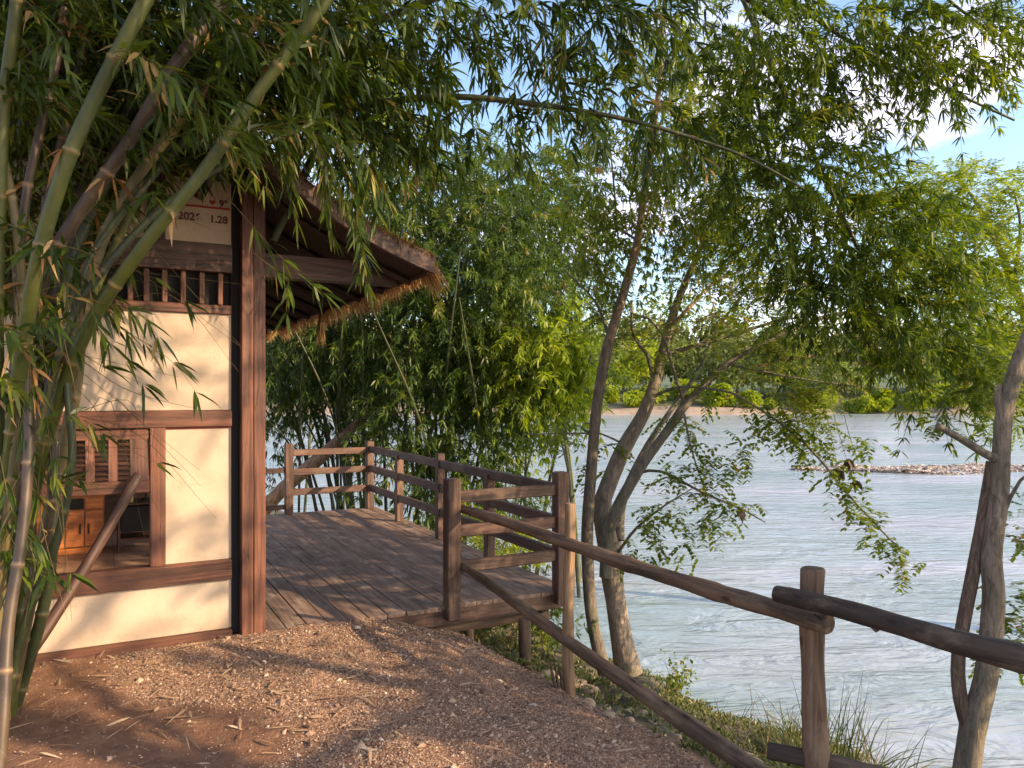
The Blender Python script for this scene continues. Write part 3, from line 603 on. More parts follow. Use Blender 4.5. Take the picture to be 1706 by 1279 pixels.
# awning shutter in the window, hinged at the top and propped outward
tA, tB = t_of(250)-.012, -1.42; zt = zb['mid'][0]-.012; ang = .42
def SH(t, r, o=0): return HP(t, -.012-r*math.sin(ang)-o*math.cos(ang), zt-r*math.cos(ang)+o*math.sin(ang))
Hs = .40; shut = beam('louvred_shutter', SH(tB, .03), SH(tA, .03), .028, .06, M['stain'], hut)
beam('shutter_rail', SH(tB, Hs-.035), SH(tA, Hs-.035), .03, .075, M['stain'], shut)
nv = 5; tts = np.linspace(tB+.03, tA-.075, nv+1)
for k, t in enumerate(tts):
    w = .05 if k < nv else .1
    beam('shutter_stile', SH(t if k < nv else tA-.055, .06), SH(t if k < nv else tA-.055, Hs-.07), w, .026, M['stain'], shut, up=tuple(float(a) for a in (HP(0, 1, 0)-HP(0, 0, 0))))
for k in range(9):
    r = .09+k*.031
    beam('louvre_slat', SH(tB, r, -.0), SH(tA-.1, r, -.0), .03, .006, M['stain_dark'], shut, up=(0, -.5, 1), bev=.001)
log('prop_stick', P(5, 1160, 3.95), P(228, 790, 4.62), .033, .030, M['stain_dark'], hut, .012, 3)

# writing on the gable panels
def text_mesh(txt, size, mat, parent, org, name):
    cu = bpy.data.curves.new(name, 'FONT'); cu.body = txt; cu.size = size; cu.extrude = .0015; cu.offset = size*.035
    o = bpy.data.objects.new(name, cu); C.objects.link(o); dg = bpy.context.evaluated_depsgraph_get()
    me = bpy.data.meshes.new_from_object(o.evaluated_get(dg)); bpy.data.objects.remove(o)
    me.materials.clear(); me.materials.append(mat); w = bpy.data.objects.new(name, me); C.objects.link(w)
    x = Vector((float(AX[0]), float(AX[1]), 0)); z = Vector((0, 0, 1)); m = Matrix((x, z, x.cross(z))).transposed().to_4x4(); m.translation = Vector([float(a) for a in org])
    w.matrix_basis = m; return put(w, parent)
t0, z0 = tz(297, 361); text_mesh('2026', .068, M['ink'], pr, HP(t0, .0325, z0-.005), 'lettering')
t1, z1 = tz(350, 367); text_mesh('1.28', .066, M['ink'], pr, HP(t1, .0325, z1-.004), 'lettering')
t2, z2 = tz(366, 342); text_mesh('9°', .062, M['ink'], pr, HP(t2, .0325, z2), 'lettering')
t3, z3 = tz(225, 352); text_mesh('Z', .06, M['ink'], pl, HP(t3, .0325, z3), 'lettering')
ta, za = tz(296, 338); tb_, zb_ = tz(384, 347); beam('red_line', HP(ta, .032, za), HP(tb_, .032, zb_), .004, .014, M['red'], pr, bev=.001)
hv = []; hc = tz(355, 335)
for a in np.linspace(0, 2*PI, 28, endpoint=False):
    hx = 16*math.sin(a)**3; hy = 13*math.cos(a)-5*math.cos(2*a)-2*math.cos(3*a)-math.cos(4*a); hv.append((hx, hy))
V = [HP(hc[0]+x*.0012, .032, hc[1]+y*.0012) for x, y in hv]+[HP(hc[0]+x*.0012, .036, hc[1]+y*.0012) for x, y in hv]
mesh_np('heart_mark', np.array(V), [np.array([list(range(28))]), np.array([[i, (i+1) % 28, 28+(i+1) % 28, 28+i] for i in range(28)])], M['red'], pr)

# furniture seen through the window
c0 = thing('cabinet', HP(-1.75, 3.9, 0), 'low orange wooden cabinet with two doors behind the hut window', 'cabinet')
def at_in(u, s): return t_of(u, s)
SC = 3.35; a, b_ = at_in(60, SC), at_in(174, SC); zt_ = tz(140, 822, SC)[1]
hbox('carcass', a, b_, SC+.02, SC+.45, .06, zt_-.03, M['orange'], c0); hbox('top', a-.02, b_+.02, SC-.005, SC+.47, zt_-.03, zt_, M['orange'], c0)
mid = at_in(141, SC); hbox('plinth', a+.02, b_-.02, SC+.03, SC+.43, .001, .058, M['orange'], c0)
for x0, x1 in ((mid+.008, b_-.012), (2*mid-b_+.012, mid-.008)):
    d = hbox('door', x0, x1, SC, SC+.019, .075, zt_-.17, M['orange'], c0)
    xh = x0+.03 if x0 > mid else x1-.03; hbox('handle', xh-.006, xh+.006, SC-.018, SC-.001, .2, .3, M['black'], d, along='z')
hbox('drawer', mid+.008, b_-.012, SC, SC+.019, zt_-.155, zt_-.045, M['orange'], c0)
hbox('shelf_shade_plate', 2*mid-b_+.012, mid-.008, SC+.008, SC+.018, zt_-.155, zt_-.045, M['black'], c0)  # flat black plate stands in for the shade inside an open shelf
# crumpled plastic bag on top
o_, d_ = ell(1, (0, 0, 0), (1, 1, 1)); nu, nv_ = 40, 18; V = []
for i in range(nv_):
    for j in range(nu):
        al = i/(nv_-1)*PI/2; be = j/nu*2*PI; rr = 1+.35*(float(vnoise(al*5, be*4, 1, 3))-.5)
        c_ = HP(at_in(128, SC+.2)+.24*math.cos(be)*math.cos(al)*rr, SC+.24+.13*math.sin(be)*math.cos(al)*rr, zt_+.001+.10*math.sin(al)*rr); V.append(c_)
q = [[i*nu+j, i*nu+(j+1) % nu, (i+1)*nu+(j+1) % nu, (i+1)*nu+j] for i in range(nv_-1) for j in range(nu)]
bag = mesh_np('plastic_bag', np.array(V), [np.array(q)], plain('grey_plastic', (.42, .33, .30), .2, 20, .4)); props(bag, 'crumpled grey plastic bundle lying on the orange cabinet', 'bag')
c1 = thing('side_table', HP(at_in(225, 3.3), 3.5, 0), 'dark wooden rack table standing beside the orange cabinet', 'table')
a, b_ = at_in(196, 3.2), at_in(262, 3.2); zt_ = tz(225, 838, 3.2)[1]
hbox('table_top', a, b_, 3.2, 3.6, zt_-.02, zt_, M['stain_dark'], c1); hbox('panel', a+.03, b_-.03, 3.24, 3.56, .2, zt_-.04, M['black'], c1); hbox('shelf', a+.02, b_-.02, 3.22, 3.58, .12, .14, M['stain'], c1)
for t in (a+.012, b_-.012):
    for s in (3.212, 3.588): hbox('leg', t-.012, t+.012, s-.012, s+.012, .001, zt_-.021, M['stain_dark'], c1, along='z')
for k, u in enumerate((210, 219)):
    t = at_in(u, 3.3); b0 = HP(t, 3.3, zt_+.001); bt = tube('bottle', [[*b0, .018], [*(b0+[0, 0, .06]), .018], [*(b0+[0, 0, .075]), .008], [*(b0+[0, 0, .1]), .007]], plain('amber_glass', (.55, .42, .16), .15), None, 10, 0, .02)
    props(bt, ('short amber bottle on the dark table, %s the table lamp' % ('the one farther from', 'the one next to')[k]), 'bottle')
lp = thing('table_lamp', HP(at_in(243, 3.4), 3.4, zt_), 'unlit table lamp with wide white shade on the dark table', 'lamp')
b0 = HP(at_in(243, 3.4), 3.4, zt_+.001); tube('lamp_stand', [[*b0, .05], [*(b0+[0, 0, .012]), .05], [*(b0+[0, 0, .02]), .012], [*(b0+[0, 0, .15]), .01]], M['black'], lp, 12, 0, .01)
Vv, Fq = tube_geo(np.array([[*(b0+[0, 0, .13]), .19], [*(b0+[0, 0, .24]), .07]]), 24); mesh_np('lamp_shade', Vv, Fq, M['white_cloth'], lp, True)

# ------------------------------------------------------------------ deck with railings
def on_line(u, q0, dr): k = (u-HU)/F; return (k*q0[1]-q0[0])/(dr[0]-k*dr[1])
deck = thing('wooden_deck', HP(1.2, 2.4, -.1), 'weathered brown plank deck with three rail railings beside the hut', 'deck')
tP1 = t_of(748); tP2 = t_of(928); q2 = N0+AX*tP2; sP3 = on_line(616, q2, BX); q3 = q2+BX*sP3
nb = 31; wB = (tP2+.06)/nb*1.0; brng = random.Random(3)
B = Batch(); V_ = []
tcur = .0; k = 0
while tcur < tP2+.05:
    w = .142; segs = [(-.03, 2.7), (2.705, sP3+.1)] if k % 2 else [(-.03, 4.1), (4.105, sP3+.1)]
    for (sa, sb) in segs:
        ja = brng.uniform(-.012, .012) if sa < 0 else 0; dz = brng.uniform(-.0025, .0025)
        Vb, Fb = boxmesh(sb-sa-ja, w-.004, .032, .004, 4, .0008)
        # local x along the board
        Vw = np.column_stack([Vb[:, 0]+sa+ja, -(tcur+w/2)+Vb[:, 1], Vb[:, 2]-.016+dz]); B.add(Vw, Fb)
    tcur += w; k += 1
# left part of the deck behind the hut corner
tcur = -.142
dk = Batch(); 
mB = Matrix(((BX[0], -AX[0], 0, N0[0]), (BX[1], -AX[1], 0, N0[1]), (0, 0, 1, 0), (0, 0, 0, 1)))
me_o = mesh_np('deck_boards', np.concatenate(B.V), [np.concatenate(f) for f in B.F.values()], M['deck'], None, False, None, mB); put(me_o, deck)
TE = k*.142
B = Batch()
for j in range(16):
    Vb, Fb = boxmesh(sP3+.1-4.86, .135, .032, .004, 2, .0008); B.add(np.column_stack([Vb[:, 0]+4.86, (j+.5)*.142+Vb[:, 1]+.004, Vb[:, 2]-.016]), Fb)
put(mesh_np('deck_boards', np.concatenate(B.V), [np.concatenate(f) for f in B.F.values()], M['deck'], None, False, None, mB), deck)
hbox('rim_beam', t_of(583), TE, -.004, .05, -.15, -.034, M['rail'], deck)
hbox('rim_beam', TE-.06, TE-.005, .052, sP3+.1, -.16, -.034, M['rail'], deck, along='s')
for s in np.linspace(.8, sP3-.1, 6): hbox('joist', .1, TE-.065, s, s+.06, -.16, -.036, M['log_dark'], deck)
tb0 = TE-.06
def post_at(t, s, z0=-.0, z1=.95, w=.098, name='railing_post', mat=None):
    return hbox(name, t-w/2, t+w/2, s-w/2, s+w/2, z0, z1, mat or M['rail'], deck, .006, 'z')
post_at(tP1, .0-.055, -.10, .95, .105); post_at(tP2, -.055, -.10, .955, .105)
post_at(tP2, sP3, .001, .92)
for u in (665, 733, 815):
    s = on_line(u, q2, BX); post_at(tP2, s, .001, .93 if u == 733 else .82, .085)
def rails(t0, s0, t1, s1, zs=(.815, .555, .29), hh=.09):
    for z in zs: beam('rail', HP(t0, s0, z), HP(t1, s1, z), .045, hh, M['rail'], deck, bev=.008)
rails(tP1+.053, -.055, tP2-.053, -.055)
rails(tP2-.005, .0, tP2-.005, sP3-.05, (.815, .555, .29))
t4 = t_of(481, sP3); post_at(t4, sP3, .001, .92, .1); rails(t4+.05, sP3, tP2-.05, sP3, (.80, .545, .285), .085)
for z in (.575, .10): beam('rail', HP(t4-.05, sP3, z), HP(-3.2, sP3, z), .05, .06, M['stain_dark'], deck)
for t in (-1.2, -3.2): post_at(t, sP3, .001, .75, .09, mat=M['stain_dark'])
def support(u, v0, v1, Y, r, zbot=None):
    a = P(u, v0, Y); gg = gz(a[0], a[1]); log('support_post', (a[0], a[1], gg-.25), (a[0], a[1], min(a[2], -.162)), r, r, M['log'], deck, .006, int(u))
support(876, 1000, 1100, 6.02, .047); support(784, 1010, 1060, 6.05, .036)
for t, s in ((TE-.15, 2.4), (TE-.15, sP3-.1), (1.0, sP3-.1), (1.2, 2.4), (-1.0, sP3-.1)):
    q = HP(t, s, 0); log('support_post', (q[0], q[1], gz(q[0], q[1])-.3), (q[0], q[1], -.165), .06, .06, M['log_dark'], deck, .006, 5)
a = HP(tP2-.8, .12, -.205); b_ = HP(tP2+.10, .12, -.205)
log('bearer_log', HP(.5, .14, -.212), HP(tP2-.02, .14, -.212), .046, .05, M['log'], deck, .004, 9)
log('bearer_log', HP(tP2-.13, -.02, -.212), HP(tP2-.13, 4.6, -.212), .05, .05, M['log'], deck, .004, 10)

# ------------------------------------------------------------------ log fence
fence = thing('log_fence', (.36, 4.74, -.2), 'rustic round log fence along the top of the river bank', 'fence')
pA = P(949, 1050, 4.74); log('fence_post', (pA[0], pA[1], gz(pA[0], pA[1])-.1), (pA[0], pA[1], P(949, 838, 4.74)[2]), .038, .033, M['log_pale'], fence, .008, 1)
pB = P(1358, 1000, 3.42); log('fence_post', (pB[0]+.01, pB[1], -.7), (pB[0], pB[1], P(1358, 947, 3.42)[2]), .056, .05, M['log'], fence, .008, 2)
rU = P(764, 846, 5.86); rU1 = P(1382, 1040, 3.26)
log('fence_rail', rU, rU1, .034, .044, M['log'], fence, .01, 4)
log('fence_rail', P(764, 936, 5.86), P(1300, 1306, 3.45), .030, .048, M['log'], fence, .012, 5)
r1 = log('fence_rail', P(1290, 988, 3.34), P(1850, 1118, 2.62), .036, .054, M['log_dark'], fence, .012, 6)
for k_ in (.34, .5, .62):
    p_ = P(1290, 988, 3.34)*(1-k_)+P(1850, 1118, 2.62)*k_+np.array([0, -.01, -.045+.012*k_]); log('branch_stub', p_+[0, 0, .01], p_+[.012, -.02, -.012], .014, .011, M['log_dark'], r1, 0, 8, 8)
log('fence_rail', P(1278, 1250, 3.5), P(1700, 1330, 3.2), .036, .042, M['log_dark'], fence, .01, 7)
for (u, v) in ((1352, 1006), (1366, 1030)):
    p_ = P(u, v, 3.22); tube('nail', [[*(p_+[0, .06, 0]), .004], [*(p_+[0, .0, 0]), .004], [*(p_+[0, -.002, 0]), .009], [*(p_+[0, -.006, 0]), .009]], M['black'], fence, 8, 0, .01)
log('fence_post', (2.25, 2.35, -.6), (2.25, 2.35, .8), .055, .05, M['log'], fence, .008, 12)
B = Batch()
for k in range(3):
    b0 = np.array([pA[0]-.045-.015*k, pA[1]-.03-.015*k, -.24]); q = spline(np.array([[*b0, .012], [*(b0+[-.01-.01*k, -.01, .1]), .01], [*(b0+[-.03-.015*k, -.015, .2+.04*k]), .003]]), .04); Vv, Fq = tube_geo(q, 6, .3, seed=k); B.add(Vv, Fq)
props(B.build('broken_stake', M['log_dark'], None, True), 'splintered dark stake stuck in the ground against the pale fence post', 'stake')

# ------------------------------------------------------------------ stones along the edge
def stone(u, v, r, label, flat=.6, seed=0, grp='pale stones along the edge of the bank'):
    p = ground_hit(u, v); n1, n2 = 9, 14; V = []; g = np.random.default_rng(seed)
    off = g.uniform(0, 50)
    for i in range(n1):
        for j in range(n2):
            al = -PI/2+PI*i/(n1-1); be = 2*PI*j/n2; d = np.array([math.cos(al)*math.cos(be), math.cos(al)*math.sin(be), math.sin(al)])
            rr = 1+.55*(float(vnoise(d[0]*1.3+off, d[1]*1.3+d[2]*1.7, 1, seed))-.5)
            V.append(p+d*rr*r*np.array([1, .85, flat]))
    q = [[i*n2+j, i*n2+(j+1) % n2, (i+1)*n2+(j+1) % n2, (i+1)*n2+j] for i in range(n1-1) for j in range(n2)]
    o = mesh_np('stone', np.array(V), [np.array(q)], M['stone'], None, False); props(o, label, 'stone', grp); o.rotation_euler.z = 0
    return o
lab = 'small pale rounded stone lying along the gravel edge of the bank'
stone(912, 1128, .10, 'largest flat pale stone directly left of the pale fence post foot', .4, 1)
stone(960, 1140, .085, 'wide pale stone just behind the pale fence post foot', .5, 2)
stone(982, 1152, .075, 'rounded pale stone second to the right of the pale fence post', .55, 3)
stone(980, 1172, .05, lab, .6, 4); stone(1230, 1276, .16, 'broad tan boulder at the bottom edge beside the low fence rail', .4, 5)
for k, (u, v, r) in enumerate([(1010, 1180, .035), (1032, 1190, .03), (1015, 1192, .04), (1050, 1200, .03), (1085, 1203, .035), (1110, 1198, .05), (1135, 1212, .05), (1150, 1222, .045), (1160, 1235, .035), (1178, 1245, .045), (1195, 1255, .03), (935, 1118, .06), (1045, 1185, .028), (1128, 1228, .03), (890, 1115, .05), (1105, 1225, .025), (1070, 1190, .04)]):
    stone(u, v, r, lab, .6, 10+k)

# ------------------------------------------------------------------ black hose
hp = [ground_hit(u, v) for u, v in ((1180, 1172), (1205, 1163), (1240, 1163), (1275, 1180), (1300, 1192))]
Yh = hp[0][1]; hz = [P(u, v, Yh-.0) for u, v in ((1172, 1172), (1195, 1163), (1225, 1160), (1255, 1168), (1285, 1184), (1310, 1196))]
props(tube('hose', [[*p_, .022] for p_ in hz], M['hose'], None, 10, 0, .05), 'black rubber hose arching over the bank into the river', 'hose')

# ------------------------------------------------------------------ foreground bamboo
def culm(parent, pts, r0, r1, mat, inter=.42, name='culm', sides=14, step=.035):
    pts = np.array([[*P(u, v, Y), 0] for u, v, Y in pts]); q = spline(pts, step); n = len(q)
    s = np.concatenate([[0], np.cumsum(np.linalg.norm(np.diff(q[:, :3], axis=0), axis=1))]); q[:, 3] = r0+(r1-r0)*s/s[-1]
    ph = ((s+rng.uniform(0, inter)) % inter); dist = np.minimum(ph, inter-ph)
    # refine so that node rings are crisp
    s2 = np.unique(np.concatenate([s]+[[c-.018, c-.007, c, c+.006, c+.016] for c in s[np.r_[False, np.diff(ph) < 0]]])); s2 = s2[(s2 >= 0) & (s2 <= s[-1])]
    cs = s[np.r_[False, np.diff(ph) < 0]]; q2_ = np.column_stack([np.interp(s2, s, q[:, i]) for i in range(4)])
    dd_ = np.min(np.abs(s2[:, None]-cs[None, :]), axis=1) if len(cs) else np.full(len(s2), 9.)
    q2_[:, 3] *= 1+.16*np.exp(-(dd_/.008)**2)
    Vv, Fq = tube_geo(q2_, sides); ring = np.repeat(np.exp(-(dd_/.009)**2), sides)
    mesh_np(name, Vv, Fq, M[mat], parent, True, {'ring': ring})
    return q2_, [np.array([np.interp(c, s2, q2_[:, i]) for i in range(3)]) for c in cs]
fb = thing('bamboo_clump', P(10, 1180, 3.75), 'tall green bamboo clump leaning over the hut at the left edge', 'bamboo')
nodes = []; allq = []
for pts, r0, r1, mat in [
    ([(-30, 1230, 3.7), (5, 900, 3.55), (30, 640, 3.4), (62, 440, 3.25), (108, 280, 3.2), (160, 160, 3.2), (235, 15, 3.2), (330, -160, 3.3)], .034, .029, 'culm'),
    ([(0, 1200, 3.75), (10, 900, 3.7), (25, 640, 3.65), (60, 480, 3.6), (135, 350, 3.6), (215, 235, 3.6), (290, 110, 3.6), (372, 0, 3.7), (480, -140, 3.9)], .034, .029, 'culm_b'),
    ([(15, 1190, 3.8), (30, 980, 3.75), (70, 760, 3.7), (140, 560, 3.6), (235, 415, 3.5), (335, 290, 3.5), (440, 140, 3.5), (548, -5, 3.5), (650, -150, 3.6)], .034, .026, 'culm'),
    ([(20, 1150, 3.9), (60, 950, 3.9), (95, 800, 3.9), (125, 650, 3.9), (145, 480, 3.9), (200, 340, 3.95), (300, 200, 4.0), (440, 20, 4.1)], .033, .026, 'culm_y'),
    ([(-20, 1210, 3.6), (-5, 800, 3.5), (-5, 500, 3.4), (5, 200, 3.35), (25, 30, 3.3), (40, -120, 3.3)], .03, .025, 'culm'),
    ([(25, 1180, 3.95), (75, 1000, 3.95), (90, 850, 3.95), (85, 700, 4.0), (100, 520, 4.0), (150, 360, 4.1), (255, 170, 4.2), (380, 0, 4.3)], .03, .024, 'culm_d'),
    ([(-10, 1180, 3.9), (25, 900, 3.9), (40, 700, 3.9), (50, 500, 3.9), (90, 300, 4.0), (130, 130, 4.0), (150, -50, 4.1)], .032, .026, 'culm_b'),
    ([(-15, 1190, 3.6), (40, 820, 3.6), (110, 560, 3.6), (180, 440, 3.65), (290, 330, 3.8), (420, 250, 4.0), (560, 190, 4.4)], .022, .014, 'culm_d'),
    ([(30, 1120, 4.0), (50, 860, 4.0), (60, 640, 4.0), (120, 420, 4.1), (190, 250, 4.2), (240, 90, 4.3), (270, -60, 4.4)], .03, .024, 'culm_b'),
    ([(8, 1200, 3.55), (0, 1000, 3.5), (25, 760, 3.45), (40, 560, 3.45), (20, 330, 3.4), (-30, 150, 3.4)], .024, .018, 'culm_y'),
    ([(-6, 1330, 3.02), (6, 1180, 3.1), (14, 1040, 3.2), (38, 880, 3.3), (48, 700, 3.4), (30, 500, 3.45), (45, 320, 3.5), (90, 120, 3.6), (120, -60, 3.7)], .025, .018, 'culm_b'),
    ([(-25, 1200, 4.1), (-10, 960, 4.1), (15, 760, 4.1), (30, 600, 4.1), (110, 380, 4.2), (170, 200, 4.3), (190, 60, 4.4), (200, -60, 4.4)], .028, .022, 'culm_b'),
    ([(-30, 1190, 4.0), (0, 1000, 4.0), (55, 800, 4.0), (75, 600, 4.0), (170, 400, 4.1), (310, 230, 4.3), (480, 60, 4.4), (560, -40, 4.5)], .028, .02, 'culm_d'),
    ([(-20, 1180, 4.2), (20, 860, 4.2), (60, 700, 4.2), (150, 500, 4.25), (230, 330, 4.3), (330, 150, 4.4), (390, -20, 4.5)], .026, .02, 'culm'),
    ([(20, 1150, 3.7), (62, 960, 3.7), (88, 820, 3.7), (80, 640, 3.72), (60, 500, 3.75), (75, 330, 3.8)], .02, .014, 'culm_b'),
    ([(0, 1210, 3.65), (45, 1030, 3.62), (95, 900, 3.62), (120, 760, 3.62), (112, 600, 3.65), (150, 430, 3.8), (250, 300, 4.0)], .022, .013, 'culm_d')]:
    q_, nd = culm(fb, pts, r0, r1, mat); nodes += nd; allq.append(q_)
B = Batch(); TW = Batch()
# branches that leave the culm nodes
AVOID = [(225, 270, 400, 530, .72), (400, 330, 740, 600, .6), (400, 230, 620, 330, .35), (120, 540, 440, 1000, .8)]
nodes = np.array([p_ for p_ in nodes if p_[2] > 1.6]); 
o = np.repeat(nodes, 6, 0)+rng.normal(0, .02, (len(nodes)*6, 3)); hi = o[:, 2] > 2.65+.0*o[:, 0]; o = o[(hi & (rng.random(len(o)) < .8)) | (rng.random(len(o)) < .09)]
branchlets(B, TW, o, rsph(len(o))*[1, .9, .5]+[.3, .1, .25], .6, 7, 4, .135, .018, .3)
bamboo_blobs(B, TW, [
    (70, 60, 4.3, 160, 100, .5, 85), (240, 60, 4.5, 170, 100, .5, 90), (420, 60, 4.5, 140, 100, .5, 80), (560, 90, 4.6, 80, 80, .4, 34),
    (50, 220, 4.4, 110, 90, .4, 52), (150, 200, 4.6, 70, 50, .25, 18), (290, 120, 4.5, 110, 50, .3, 36), (430, 130, 4.5, 90, 50, .25, 40), (530, 150, 4.6, 70, 40, .3, 28), (600, 190, 4.7, 50, 30, .3, 12),
    (10, 380, 4.3, 50, 60, .3, 14), (80, 320, 4.7, 120, 90, .3, 60), (200, 120, 4.0, 150, 60, .3, 40), (330, 0, 5.6, 420, 170, .4, 260), (130, 180, 5.4, 260, 130, .3, 120)], .45, 6, 5, .14, .018, .35)
# unseen rest of the canopy, added to keep the path and the stems in shade
for c_, r_, n_ in (((-2.2, 3.2, 4.7), (2.4, 2.2, .8), 420), ((-.6, 1.2, 4.6), (2.4, 2.0, .8), 360), ((-3.8, 4.6, 4.2), (1.2, 1.6, .9), 160), ((-2.6, 5.2, 4.6), (1.5, 1.0, .5), 120)):
    o, d = ell(n_, c_, r_); o = o[(EYE+o[:, 1]*.58 < o[:, 2]) | (o[:, 1] < .2)]; branchlets(B, TW, o, rsph(len(o)), .4, 4, 6, .19, .032, .1)
# single sprays hanging in front of the hut wall and the eave
def spray(B, TW, pts, m=7, k=5, L=.14, W=.017, **kw):
    q = spline(np.array([P(*p_) for p_ in pts]), .045)
    strips(TW, q[None], .0022); T = unit(np.gradient(q, axis=0)); sel = np.linspace(len(q)*.25, len(q)-1, m).astype(int)
    fans(B, q[sel], T[sel], k, L, W, **kw)
for k in range(11):
    u = rng.uniform(420, 640); v = 195+(u-400)*.45+rng.uniform(-20, 40); Y_ = rng.uniform(3.9, 4.4)
    spray(B, TW, [(u-30, v-60, Y_), (u, v, Y_), (u+rng.uniform(0, 30), v+rng.uniform(40, 110), Y_)], 6, 4, .13, .017, down=.7)
for pts, m_ in [(([(560, 300, 4.1), (590, 360, 4.1), (612, 470, 4.1)]), 8), ([(580, 300, 4.2), (600, 400, 4.2), (600, 450, 4.2)], 7),
    ([(380, 330, 3.9), (470, 430, 3.9), (540, 490, 3.9), (575, 520, 3.9)], 7),
    ([(160, 520, 3.5), (240, 570, 3.5), (290, 605, 3.5), (325, 650, 3.5)], 4), ([(140, 700, 3.5), (200, 740, 3.5), (262, 772, 3.5)], 2), ([(180, 430, 3.6), (270, 470, 3.6), (310, 500, 3.6)], 3),
    ([(100, 560, 3.5), (170, 610, 3.5), (240, 640, 3.5)], 3), ([(60, 700, 3.5), (130, 690, 3.5), (150, 705, 3.5)], 3), ([(150, 500, 3.5), (230, 520, 3.5), (262, 560, 3.5)], 4),
    ([(30, 330, 3.4), (70, 400, 3.4), (110, 470, 3.4)], 5), ([(20, 620, 3.4), (60, 760, 3.4), (90, 790, 3.4)], 4),
    ([(150, 480, 3.5), (160, 540, 3.5), (210, 600, 3.5)], 5), ([(0, 760, 3.3), (20, 850, 3.3), (60, 900, 3.3)], 5), ([(60, 820, 3.5), (100, 800, 3.5), (130, 800, 3.5)], 3), ([(420, 420, 3.9), (480, 470, 3.9), (480, 520, 3.9)], 5)]:
    spray(B, TW, pts, m_, 5, .135, .016)
B.build('foliage', M['leafA'], fb); AVOID = []
B = Batch(); nn_ = nodes[rng.integers(0, len(nodes), 90)]; fans(B, nn_+rng.normal(0, .02, (90, 3)), rsph(90)+[0, 0, -.3], 3, .13, .02, droop=.4)     # dead sheaths and withered leaves
for k in range(26):
    c_ = P(rng.uniform(0, 110), rng.uniform(420, 900), rng.uniform(3.5, 3.9)); fans(B, c_[None], rsph(1), 4, .11, .012, droop=.5)
B.build('withered_leaves', M['straw'], fb); B = Batch()
for k in range(16):
    u, v = rng.uniform(-20, 60), rng.uniform(450, 950); spray(B, TW, [(u-20, v-50, 3.5), (u+15, v, 3.45), (u+rng.uniform(20, 60), v+rng.uniform(20, 70), 3.4)], 3, 4, .12, .016)
B.build('foliage', M['leafA'], fb)
for k in range(26):                                     # long bare wiry twigs
    u, v = rng.uniform(0, 200), rng.uniform(200, 700); a = [(u, v, 3.6), (u+rng.uniform(20, 120), v+rng.uniform(-20, 70), 3.6), (u+rng.uniform(60, 330), v+rng.uniform(40, 220), 3.7)]
    strips(TW, spline(np.array([P(*p_) for p_ in a]), .05)[None], .002)
for k in range(14):
    u, v = rng.uniform(-5, 110), rng.uniform(380, 800); a = [(u, v, 3.4), (u+rng.uniform(-20, 30), v+120, 3.4), (u+rng.uniform(-30, 40), v+rng.uniform(200, 350), 3.4)]
    strips(TW, spline(np.array([P(*p_) for p_ in a]), .05)[None], .0025)
TW.build('twigs', M['culm_y'], fb)

# arching culms that cross the top of the view
ab = thing('arching_bamboo', P(560, 1000, 5.9)*[1, 1, 0], 'dark bamboo culms arching high from the hut towards the river', 'bamboo')
B = Batch(); TW = Batch()
culm(ab, [(455, 330, 5.0), (530, 215, 4.9), (600, 178, 4.8), (740, 161, 4.8), (880, 172, 4.8), (1040, 198, 4.8), (1186, 240, 4.8), (1260, 270, 4.8), (1340, 315, 4.8)], .028, .007, 'culm_d', .4)
culm(ab, [(330, 330, 4.9), (440, 150, 4.8), (510, 90, 4.8), (590, 50, 4.8), (680, 15, 4.8), (800, -30, 4.8), (980, -60, 4.8)], .03, .02, 'culm_b', .3)
culm(ab, [(455, 400, 5.2), (700, -80, 5.2), (900, -120, 5.3), (1150, -60, 5.4), (1300, 40, 5.5)], .028, .016, 'culm_d', .3)
bamboo_blobs(B, TW, [(640, 30, 4.8, 90, 50, .4, 24), (740, 50, 4.8, 80, 50, .4, 22), (840, 0, 4.8, 110, 50, .4, 36), (960, 40, 4.9, 90, 60, .4, 34), (1050, 20, 5.0, 100, 60, .4, 34),
   (700, 160, 4.7, 90, 14, .2, 8), (850, 180, 4.7, 90, 14, .2, 11), (980, 190, 4.8, 90, 30, .2, 13), (1120, 190, 4.9, 80, 50, .3, 15), (760, 215, 4.6, 50, 10, .2, 3), (900, 120, 4.8, 70, 40, .3, 8), (620, 190, 4.8, 60, 30, .3, 13)],
   .33, 5, 6, .13, .017, .35, down=.3)
B.build('foliage', M['leafA'], ab); TW.build('twigs', M['culm_d'], ab)

# bamboo drooping from above at the right
rb_ = thing('drooping_bamboo', (2.2, 5.2, -.9), 'dense bamboo foliage drooping over the river at the upper right', 'bamboo')
B = Batch(); TW = Batch()
culm(rb_, [(1000, -420, 5.3), (1130, -160, 5.3), (1290, -20, 5.4), (1450, 90, 5.5), (1580, 150, 5.5), (1690, 200, 5.5)], .03, .008, 'culm_d', .3)
culm(rb_, [(1060, -420, 5.6), (1190, -120, 5.6), (1290, 120, 5.6), (1390, 330, 5.6), (1480, 520, 5.6), (1540, 640, 5.6)], .03, .008, 'culm_d', .3)
culm(rb_, [(1160, -420, 5.8), (1250, -100, 5.8), (1260, 150, 5.8), (1300, 340, 5.8), (1330, 470, 5.8)], .024, .008, 'culm_d', .3)
culm(rb_, [(880, -420, 5.1), (1130, -420, 5.1), (1400, -200, 5.2), (1560, -20, 5.2), (1660, 60, 5.2)], .026, .008, 'culm_d', .3)
